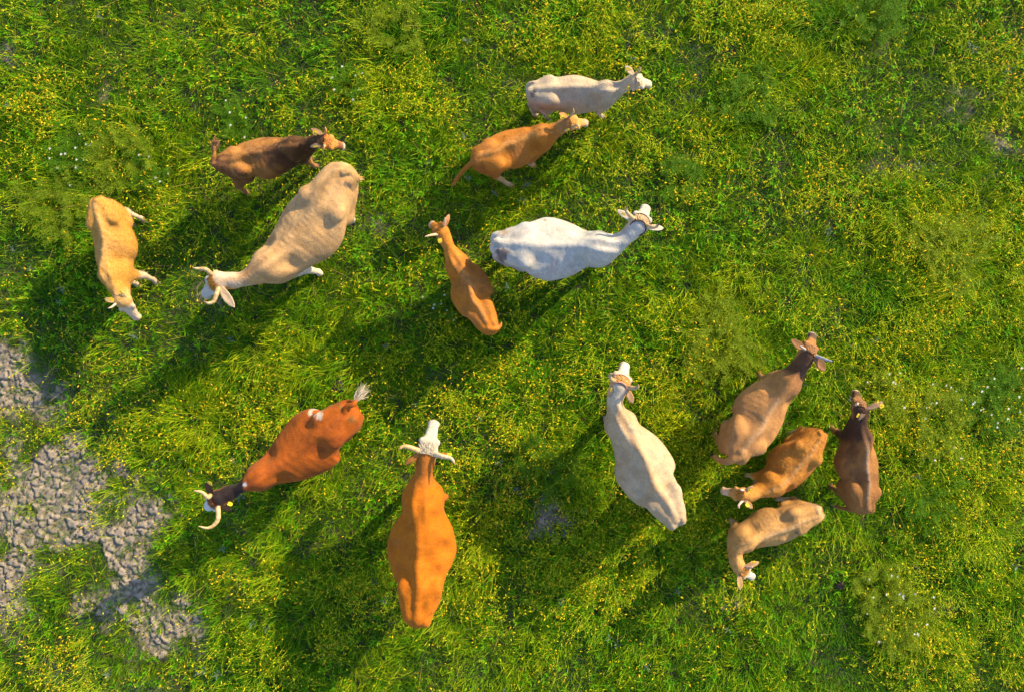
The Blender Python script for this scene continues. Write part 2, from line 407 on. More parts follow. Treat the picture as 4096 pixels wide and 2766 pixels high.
        if front:
            kn = mid if mid is not None else top*.47+foot*.53; kn[2] = kn[2] if mid is not None else .30*Hc
            fet = kn*.22+foot*.78; fet[2] = .085*Hc
            cone(top, kn, .072*Hc, .045*Hc, .05*Hc); cone(kn, fet, .043*Hc, .028*Hc, .02*Hc); cone(fet, foot+fw*.02*Hc+[0, 0, .035*Hc], .032*Hc, .036*Hc, .02*Hc)
        else:
            stf = at(t0+.75, sd*.60, .50)
            if mid is None:
                hk = .3*at(t0, sd*.5)+.7*foot-fw*.07*Hc; hk[2] = .37*Hc
            else: hk = mid
            fet = hk*.18+foot*.82; fet[2] = .085*Hc
            ru = min(.105*Hc, .42*aw(t0)); cone(top, stf, ru, min(.085*Hc, .33*aw(t0+.75)), .05*Hc); cone(stf, hk, min(.080*Hc, .33*aw(t0+.75)), .042*Hc, .05*Hc); cone(top, hk, .08*Hc, .038*Hc, .05*Hc)
            cone(hk, fet, .041*Hc, .029*Hc, .02*Hc); cone(fet, foot+fw*.02*Hc+[0, 0, .035*Hc], .032*Hc, .037*Hc, .02*Hc)
        hooves.append((foot+fw*.025*Hc, fw))
    # ---- tail
    th0 = at(.9, 0, .925); th1 = at(.35, 0, .925)
    if c.tail:
        tz = c.tailz or [.95-.5*i/max(1, len(c.tail)-1) for i in range(len(c.tail))]
        tp = [th0, th1]+[Z(q[0], q[1], (zz-.03)*Hc) for q, zz in zip(c.tail, tz)]
    else:
        e = at(0, 0, .93); bw = -axes(.3)[0]; r0 = hw[0]
        tp = [th0, th1, e+bw*(r0+.01), e+bw*(r0+.035)-[0, 0, .15*Hc], e+bw*(r0+.02)-[0, 0, .45*Hc]]
    tp = catmull(tp, 5); nt_ = len(tp)
    tr = np.interp(np.linspace(0, 1, nt_), [0, .25, 1], [.040, .027, .016])*Hc*c.tsize
    for i in range(nt_-1): cone(tp[i], tp[i+1], tr[i], tr[i+1], .014*Hc)
    # ---- sample field
    h = max(.0115, .0125*Hc)
    pts = [np.append(p, 0) for p in pc]+[hd(1.05, 0, -.14), O, tp[-1]]+[f[0] for f in hooves]
    pts = np.array(pts); mrg = max(hw)+.06
    lo = np.array([min(pc[:, 0].min()-mrg, pts[:, 0].min()-.12), min(pc[:, 1].min()-mrg, pts[:, 1].min()-.12), -.02])
    hi = np.array([max(pc[:, 0].max()+mrg, pts[:, 0].max()+.12), max(pc[:, 1].max()+mrg, pts[:, 1].max()+.12), max(1.15*Hc, pzw+.12, tp[:, 2].max()+.08)])
    nx, ny, nz = [int(math.ceil(v)) for v in (hi-lo)/h]
    gx = lo[0]+np.arange(nx)*h; gy = lo[1]+np.arange(ny)*h; gz = lo[2]+np.arange(nz)*h
    XY = np.stack(np.meshgrid(gx, gy, indexing='ij'), -1).reshape(-1, 2)
    dist, side, par = near(XY)
    def torso(dist, par, z):
        a = par[:, 0][:, None]; t_ = par[:, 1][:, None]; b_ = par[:, 2][:, None]; m_ = par[:, 3][:, None]; T_ = par[:, 4][:, None]
        up = np.clip(z-m_, 0, None)/(t_-m_); dn = np.clip(m_-z, 0, None)/(m_-b_)
        r = dist[:, None]/a
        bodyw = np.clip((7.5-T_)/1.0, 0, 1)*c.lean
        pe = 2.0-.80*bodyw                                  # sharper ridge above the ribs
        hipq = np.exp(-((T_-1.7)/.8)**2)
        qe = 2.0+.35*hipq
        e = np.where(z > m_, r**(pe+.22*hipq)+up**qe, r**2.2+dn**2.2)
        f = np.sqrt(e)
        return (f-1)*np.minimum(a, (t_-b_)*.5)*.95
    F = torso(dist, par, gz[None, :]).reshape(nx, ny, nz).astype(np.float32)
    # flank hollows
    def sub(bx, fn, kk, op):
        l = np.maximum(0, ((bx[0]-lo)/h).astype(int)); u = np.minimum([nx, ny, nz], ((bx[1]-lo)/h).astype(int)+2)
        if (u <= l).any(): return
        sl = tuple(slice(l[i], u[i]) for i in range(3))
        g = np.stack(np.meshgrid(gx[sl[0]], gy[sl[1]], gz[sl[2]], indexing='ij'), -1)
        d = fn(g.reshape(-1, 3)).reshape(g.shape[:3])
        F[sl] = smin(F[sl], d, kk) if op > 0 else -smin(-F[sl], d, kk)
    def ell_fn(ce, ax, rad):
        def f(p):
            q = (p-ce)@ax.T/rad; n_ = np.linalg.norm(q, axis=1); return (n_-1)*rad.min()
        return f
    for sd in (-1, 1):
        ce = at(2.80, sd*.62, .955); rad = np.array([.14, .08, .075])*Hc
        sub((ce-.36*Hc, ce+.36*Hc), ell_fn(ce, axes(2.8), rad), .07*Hc, -1)
        ce = at(1.15, sd*.50, 1.02); rad = np.array([.15, .05, .065])*Hc
        sub((ce-.36*Hc, ce+.36*Hc), ell_fn(ce, axes(1.2), rad), .06*Hc, -1)
        ce = at(5.45, sd*.80, .93); rad = np.array([.07, .07, .13])*Hc
        sub((ce-.36*Hc, ce+.36*Hc), ell_fn(ce, axes(5.5), rad), .07*Hc, -1)
    for sd in (-1, 1):
        ce = at(.18, sd*.50, .955); rad = np.array([.055, .026, .05])*Hc
        sub((ce-.2*Hc, ce+.2*Hc), ell_fn(ce, axes(.3), rad), .03*Hc, -1)
    # backbone
    for t in np.arange(.6, 6.6, .3):
        a = at(t, 0, 0); b = at(t+.3, 0, 0)
        a[2] = np.interp(t, T, zt)-.026*Hc; b[2] = np.interp(t+.3, T, zt)-.026*Hc; cone(a, b, .020*Hc, .020*Hc, .03*Hc)
    for (ty, a, b, ra, rb, kk) in prim:
        if ty == 'c':
            R_ = max(ra, rb)+kk+.02; bx = (np.minimum(a, b)-R_, np.maximum(a, b)+R_); d_ = b-a; l2 = max(d_@d_, 1e-10)
            fn = lambda p: (lambda t: np.linalg.norm(p-(a+t[:, None]*d_), axis=1)-(ra+(rb-ra)*t))(np.clip(((p-a)@d_)/l2, 0, 1))
        else:
            R_ = ra.max()*(1+kk/ra.min())+.03; bx = (a-R_, a+R_); fn = ell_fn(a, b, ra)
        sub(bx, fn, kk, 1)
    V, Q = surface_net(F, lo, h)
    # light smoothing
    for _ in range(2):
        acc = np.zeros_like(V); cnt = np.zeros(len(V))
        for i in range(4):
            j = (i+1) % 4
            for ch in range(3): acc[:, ch] += np.bincount(Q[:, i], V[Q[:, j], ch], len(V))+np.bincount(Q[:, j], V[Q[:, i], ch], len(V))
            cnt += np.bincount(Q[:, i], minlength=len(V))+np.bincount(Q[:, j], minlength=len(V))
        V = V*.5+.5*acc/cnt[:, None]
    # ribs and the knobs of the backbone
    dd, ss, pp = near(V[:, :2]); lr = dd/pp[:, 0]; TT = pp[:, 4]
    rib = np.sin(TT*2*math.pi*3.2+2.0*lr)*sstep(3.0, 3.5, TT)*(1-sstep(5.2, 5.7, TT))*sstep(.22, .45, lr)*(1-sstep(.85, 1.0, lr))*(V[:, 2] > .6*Hc)
    knob = np.sin(TT*2*math.pi*4.0)*np.exp(-(lr/.10)**2)*sstep(.8, 1.2, TT)*(1-sstep(6.0, 6.4, TT))*(V[:, 2] > .8*Hc)
    V[:, 2] += (.0013*rib+.0014*knob*c.knob)*Hc
    V[:, 2] += .0022*Hc*np.sin(TT*2*math.pi*4.6+3*lr)*sstep(6.9, 7.3, TT)*(1-sstep(8.3, 8.7, TT))*(V[:, 2] > .7*Hc)
    lump = (fbm(V[:, 0]*7+V[:, 2]*4, V[:, 1]*7-V[:, 2]*3, 133, 3)-.5)*2; V[:, 2] += lump*.008*Hc*(V[:, 2] > .62*Hc)*(TT < 8)
    # shaggy relief along the surface
    if c.rough > 0:
        mj = (fbm(V[:, 0]*22+V[:, 2]*9, V[:, 1]*22-V[:, 2]*7, 5, 3)-.5)
        ctr = np.stack([at(4)[0]*0+np.interp(0, [0], [0])*V[:, 0], V[:, 0]*0, V[:, 0]*0], 1)
        dd, ss, pp = near(V[:, :2])
        V[:, 2] += mj*c.rough*1.2
    # ---- colours
    dist, side, par = near(V[:, :2]); lat = dist*side/par[:, 0]; Tt = par[:, 4]; zz = V[:, 2]/Hc
    rel = V-O; hf = rel@Fv/L; hr = rel@Rv/L; hu = rel@Uv/L
    ishead = sstep(-.02, .06, hf)*(np.abs(hr) < .5)*sstep(-.75, -.6, hu)*(V[:, 2] > pzw-1.3*L)
    nz1 = fbm(V[:, 0]*6+V[:, 2]*3, V[:, 1]*6-V[:, 2]*2, 31)-.5; nz2 = fbm(V[:, 0]*24+V[:, 2]*13, V[:, 1]*24-V[:, 2]*11, 41)-.5
    col = np.tile(np.array(c.coat['base'], float), (len(V), 1))
    def mix(m, cc):
        nonlocal col; m = np.clip(m, 0, 1)[:, None]; col = col*(1-m)+np.array(cc)*m
    for ly in c.coat.get('layers', []):
        ty = ly[0]; cc = ly[1]
        if ty == 'mott': mix(sstep(.02, .16, nz1*ly[2])*ly[3], cc)
        elif ty == 'neck':
            a, b = ly[2], ly[3]; mix(sstep(a, b, Tt+nz1*1.2+nz2*.4)*(1-ishead)*(zz > .4)*(ly[4] if len(ly) > 4 else 1), cc)
        elif ty == 'ridge':
            w, a, b = ly[2], ly[3], ly[4]; mix(np.exp(-(lat/w)**2)*sstep(a-.4, a, Tt)*(1-sstep(b, b+.4, Tt))*sstep(-.1, -.04, V[:, 2]-np.interp(Tt, T, zt)+.02)*(1-ishead)*(.30+2.0*np.clip(nz2+.25, 0, .3))*.7*(ly[5] if len(ly) > 5 else 1), cc)
        elif ty == 'belly': mix(sstep(ly[2], ly[2]-.18, zz+nz1*.1)*(1-ishead)*(Tt < 7.2), cc)
        elif ty == 'legs': mix(sstep(ly[2], ly[2]-.1, zz+nz1*.1)*(1-ishead), cc)
        elif ty == 'rear': mix(sstep(ly[2], ly[2]-.6, Tt+nz1*1.8+np.abs(nz2))*(1-ishead)*(ly[3] if len(ly) > 3 else 1), cc)
        elif ty == 'head': a, b = ly[2], ly[3]; mix(sstep(a-.05, a+.03, hf+nz2*.1)*(1-sstep(b-.03, b+.05, hf+nz2*.1))*ishead, cc)
        elif ty == 'blaze': mix(np.exp(-(hr/ly[2])**2)*sstep(.05, .2, hf)*ishead*sstep(-.35, -.2, hu), cc)
        elif ty == 'spot':
            p = Z(ly[2][0], ly[2][1], ly[4]*Hc if len(ly) > 4 else .93*Hc); r = ly[3]*k*9.3/FP
            d = np.hypot(V[:, 0]-p[0], V[:, 1]-p[1])/r+nz2*2.2+nz1*.9; mix((1-sstep(.6, 1.15, d))*(V[:, 2] > p[2]-.3)*(ly[5] if len(ly) > 5 else 1), cc)
        elif ty == 'dirt': mix(sstep(.13, .2, nz2+.3*nz1)*ly[2], cc)
    mix(sstep(.93, .99, hf)*ishead*.6, (.40, .25, .20))
    for r_ in (-1, 1): mix(np.exp(-(np.hypot(hf-.985, hr-r_*.075)/.035)**2)*ishead, (.05, .03, .03))
    col *= (1+.22*nz2[:, None])
    # ---- ears appended as islands of the body mesh
    mb = MB(); base = np.mean([f[0] for f in hooves], axis=0); base[2] = 0
    earc = np.array(c.coat.get('ear', c.coat['base']), float); inner = np.array(c.coat.get('inner', (.55, .36, .24)), float)
    earpos = []
    for e in c.ears:
        tip = Z(e[0], e[1], pzw+(e[2] if len(e) > 2 else -.03)); sr = np.sign((tip-O)@Rv) or 1
        root = hd(.03, sr*.17, -.12); mid = (root+tip)*.5+np.array([0, 0, .012]); ln = np.linalg.norm(tip-root)
        cl = catmull([root, mid, tip], 5); n_ = len(cl); t_ = nrm(tip-root)
        sdv = nrm(np.cross(t_, (0, 0, 1))); up = np.cross(sdv, t_); wmax = (e[3] if len(e) > 3 else 1.0)*min(max(.19*ln, .026*Hc), .05*Hc)
        VV = []; CC = []
        prof = np.interp(np.linspace(0, 1, n_), [0, .12, .35, .6, .85, 1], [.35, .55, .95, 1, .62, .05])
        for i in range(n_):
            for q, th in enumerate(np.linspace(0, 2*math.pi, 13)[:-1]):
                yy = math.cos(th); o_ = yy*yy*.35*prof[i]*wmax; tk = .010*Hc*math.sin(th)
                VV.append(cl[i]+sdv*yy*prof[i]*wmax*.95+up*(o_+tk)); ins = math.sin(th) > 0.3 and abs(yy) < .85
                CC.append(inner*.5+earc*.5 if ins and e[-1] != 'back' else earc)
        FF = []
        for i in range(n_-1):
            for q in range(12): FF.append((i*12+q, i*12+(q+1) % 12, (i+1)*12+(q+1) % 12, (i+1)*12+q))
        FF.append(tuple(range(12))); FF.append(tuple(reversed(range((n_-1)*12, n_*12))))
        mb.add(np.array(VV)-base, [f[::-1] for f in FF], np.array(CC)); earpos.append((root, tip))
    Vb = V-base; nV = len(Vb)
    fl = Q.ravel(); tot = np.full(len(Q), 4)
    if mb.n:
        Ve = np.concatenate(mb.V); Ce = np.concatenate(mb.C); ef = [i+nV for q in mb.F for i in q]; et = [len(q) for q in mb.F]
        Vb = np.concatenate([Vb, Ve]); col = np.concatenate([col, Ce]); fl = np.concatenate([fl, ef]); tot = np.concatenate([tot, et])
    col = col*.80
    me = mesh_np("body", Vb, fl, np.concatenate([[0], np.cumsum(tot)[:-1]]), tot, True, np.clip(col, .004, .9))
    root_o = bpy.data.objects.new(c.name, None); COL.objects.link(root_o); root_o.location = base; root_o.empty_display_size = .3
    tag(root_o, c.label, c.cat, c.group)
    link("body", me, M_COAT, root_o)
    # hooves
    for (p, fw) in hooves:
        hm = MB(); sdv = np.array([-fw[1], fw[0], 0])
        for s_ in (-1, 1):
            cc = p-base+sdv*s_*.018*Hc
            tube(hm, [cc+[0, 0, .055*Hc]-fw*.01*Hc, cc+[0, 0, .02*Hc]+fw*.012*Hc, cc+[0, 0, -.005]+fw*.02*Hc], [.022*Hc, .027*Hc, .029*Hc], c.hoofcol, 8, up=tuple(fw))
        link("hoof", hm.mesh("hoof"), M_HOOF, root_o)
    for s_ in (-1, 1):
        em = MB(); ball(em, hd(.38, s_*.262, -.12)-base, .034*L, (.012, .008, .006)); link("eye", em.mesh("eye"), M_EYE, root_o)
    for hn in c.horns:
        pts_ = [Z(q[0], q[1], pzw+q[2]) for q in hn['p']]; sr = np.sign((pts_[-1]-O)@Rv) or 1
        rt = hd(.05, sr*.18, -.07); cl = catmull([rt]+pts_, 6); rr = hn.get('r', .024)*Hc/1.3*.78
        rad = rr*np.interp(np.linspace(0, 1, len(cl)), [0, .5, .85, 1], [1.15, .85, .5, .12])
        t = np.linspace(0, 1, len(cl))[:, None]; cA = np.array(hn.get('c', (.36, .24, .12))); cB = np.array(hn.get('t', (.10, .06, .04)))
        cc = cA*(1-sstep(.72, .98, t))+cB*sstep(.72, .98, t); cc = cc*(1-.22*np.sin(t*46)*(t < .65))
        hm = MB(); tube(hm, cl-base, rad, cc, 10); link("horn", hm.mesh("horn"), M_HORN, root_o)
    for tg in c.tags:
        ce = Z(tg[0], tg[1], pzw-.005); a_, b_ = min(earpos, key=lambda q: np.linalg.norm((q[0]+q[1])/2-ce)); t_ = nrm(b_-a_)
        tt = np.clip((ce-a_)@t_, .2*np.linalg.norm(b_-a_), .9*np.linalg.norm(b_-a_)); zE = (a_+t_*tt)[2]; ce[2] = zE+.022
        sdv = nrm(np.cross(t_, (0, 0, 1))); w_ = .025*(tg[2] if len(tg) > 2 else 1); l_ = .029; up = np.cross(sdv, t_)
        tl = tg[3] if len(tg) > 3 else .3; sd2 = sdv*math.cos(tl)+up*math.sin(tl); up2 = np.cross(sd2, t_)
        VV = []
        for zz_ in (-.0025, .0025):
            for (u_, v_) in ((-1, -.8), (-.8, -1), (.55, -1), (1, -.4), (1, .4), (.55, 1), (-.8, 1), (-1, .8)): VV.append(ce-base+t_*u_*l_+sd2*v_*w_+up2*zz_)
        FF = [tuple(range(8)), tuple(reversed(range(8, 16)))]+[(i, 8+i, 8+(i+1) % 8, (i+1) % 8) for i in range(8)]
        tm = MB(); tm.add(VV, FF, (.62, .42, .01)); ball(tm, ce-base+up2*.004, .006, (.5, .33, .01), 6, 4)
        link("ear_tag", tm.mesh("ear_tag", False), M_TAG, root_o)
    if c.tuft is not None:
        tcol = np.array(c.tuft[0]); n_ = c.tuft[1]; ln = c.tuft[2]; end = tp[-1]; dr = nrm(tp[-1]-tp[-4]); tm = MB()
        for i in range(n_):
            st = tp[max(0, nt_-1-rng.randint(0, 5))]+rng.normal(0, .006, 3); d1 = nrm(dr+rng.normal(0, .22, 3)); d2 = nrm(d1+rng.normal(0, .3, 3)+np.array([0, 0, -.12]))
            l_ = ln*rng.uniform(.55, 1.1); p1 = st+d1*l_*.5; p2 = p1+d2*l_*.5; wv = nrm(np.cross(dr, rng.normal(0, 1, 3)))*.0045
            cc = tcol*rng.uniform(.65, 1.2); tm.add([st-wv-base, st+wv-base, p1+wv-base, p1-wv-base, p2-base], [(0, 1, 2, 3), (3, 2, 4)], cc)
        link("tail_tuft", tm.mesh("tail_tuft"), M_HAIR, root_o)
    # forelock between horns: real hair
    if c.coat.get('lock') is not None:
        lm = MB(); lc = np.array(c.coat['lock'])*.8
        for i in range(420):
            f_ = rng.uniform(-.04, .24); r_ = rng.uniform(-.15, .15); st = hd(f_, r_, .0+(.02-.06*(r_/.15)**2)-.1*max(0, f_-.1)-.015)
            d1 = nrm(Fv*rng.uniform(.2, 1)+Rv*rng.normal(r_*2, .5)+Uv*rng.uniform(.25, .6)); d2 = nrm(d1-Uv*.7+Fv*.3); l_ = .11*L*rng.uniform(.6, 1.3)
            p1 = st+d1*l_*.55; p2 = p1+d2*l_*.55; wv = nrm(np.cross(d1, Uv))*.0032; cc = lc*rng.uniform(.6, 1.25)
            lm.add([st-wv-base, st+wv-base, p1+wv-base, p1-wv-base, p2-base], [(0, 1, 2, 3), (3, 2, 4)], cc)
        link("forelock", lm.mesh("forelock"), M_HAIR, root_o)
    # body fur: short hairs over the coat of the woolly calves (and sparse on the others)
    nf = c.coat.get('fur', 0)
    if nf:
        nrmv = np.zeros_like(V); e1 = V[Q[:, 1]]-V[Q[:, 0]]; e2 = V[Q[:, 3]]-V[Q[:, 0]]; fnv = np.cross(e1, e2)
        for i in range(4):
            for ch in range(3): nrmv[:, ch] += np.bincount(Q[:, i], fnv[:, ch], len(V))
        nrmv /= np.maximum(1e-9, np.linalg.norm(nrmv, axis=1))[:, None]
        cand = np.where((V[:, 2] > .3*Hc) & (ishead < .5))[0]; ii = rng.choice(cand, nf)
        st = V[ii]+rng.normal(0, .005, (nf, 3)); nn = nrmv[ii]; ax = -np.array([axes(max(.2, min(8.8, t)))[0] for t in np.linspace(0, 9, 10)])
        back = ax[np.clip(np.round(Tt[ii]).astype(int), 0, 9)]; ang = (fbm(st[:, 0]*5, st[:, 1]*5, 71)-.5)*3
        dirv = nn*.38+back*.8+np.array([0, 0, -.25])+rng.normal(0, .22, (nf, 3))+np.stack([np.cos(ang*3), np.sin(ang*3), 0*ang], 1)*.25
        dirv /= np.linalg.norm(dirv, axis=1)[:, None]; l_ = (c.coat.get('furlen', .02)*rng.uniform(.5, 1.2, nf))[:, None]
        wv = np.cross(dirv, nn); wv /= np.maximum(1e-6, np.linalg.norm(wv, axis=1))[:, None]; wv *= .0022
        st = st-nn*.003; p2 = st+dirv*l_
        VV = np.stack([st-wv, st+wv, p2], 1).reshape(-1, 3)-base; ci = col[ii]*rng.uniform(.9, 1.3, (nf, 1)); CC = np.repeat(np.clip(ci, 0, .95), 3, axis=0)
        fm = mesh_np("fur", VV, np.arange(nf*3), np.arange(nf)*3, np.full(nf, 3), False, CC)
        link("fur", fm, M_HAIR, root_o)
    if c.halter:
        hc = np.array(c.halter[0]); hm = MB(); r_ = c.halter[1]
        def ring(f, ua, ub, wr, tilt=0):
            pts_ = [hd(f+tilt*math.sin(th), wr*math.cos(th), ua+ub*math.sin(th)) for th in np.linspace(0, 2*math.pi, 25)]
            tube(hm, np.array(pts_)-base, [r_]*25, hc, 6, up=tuple(Fv))
        ring(.24, -.185, .225, .245, .05)
        ring(-.015, -.2, .225, .20, 0)
        for s_ in (-1, 1): tube(hm, catmull([hd(-.01, s_*.14, -.02), hd(.12, s_*.235, -.12), hd(.24, s_*.24, -.16)], 5)-base, [r_]*11, hc, 6, up=tuple(Uv))
        link("halter", hm.mesh("halter"), M_ROPE, root_o)
    return root_o
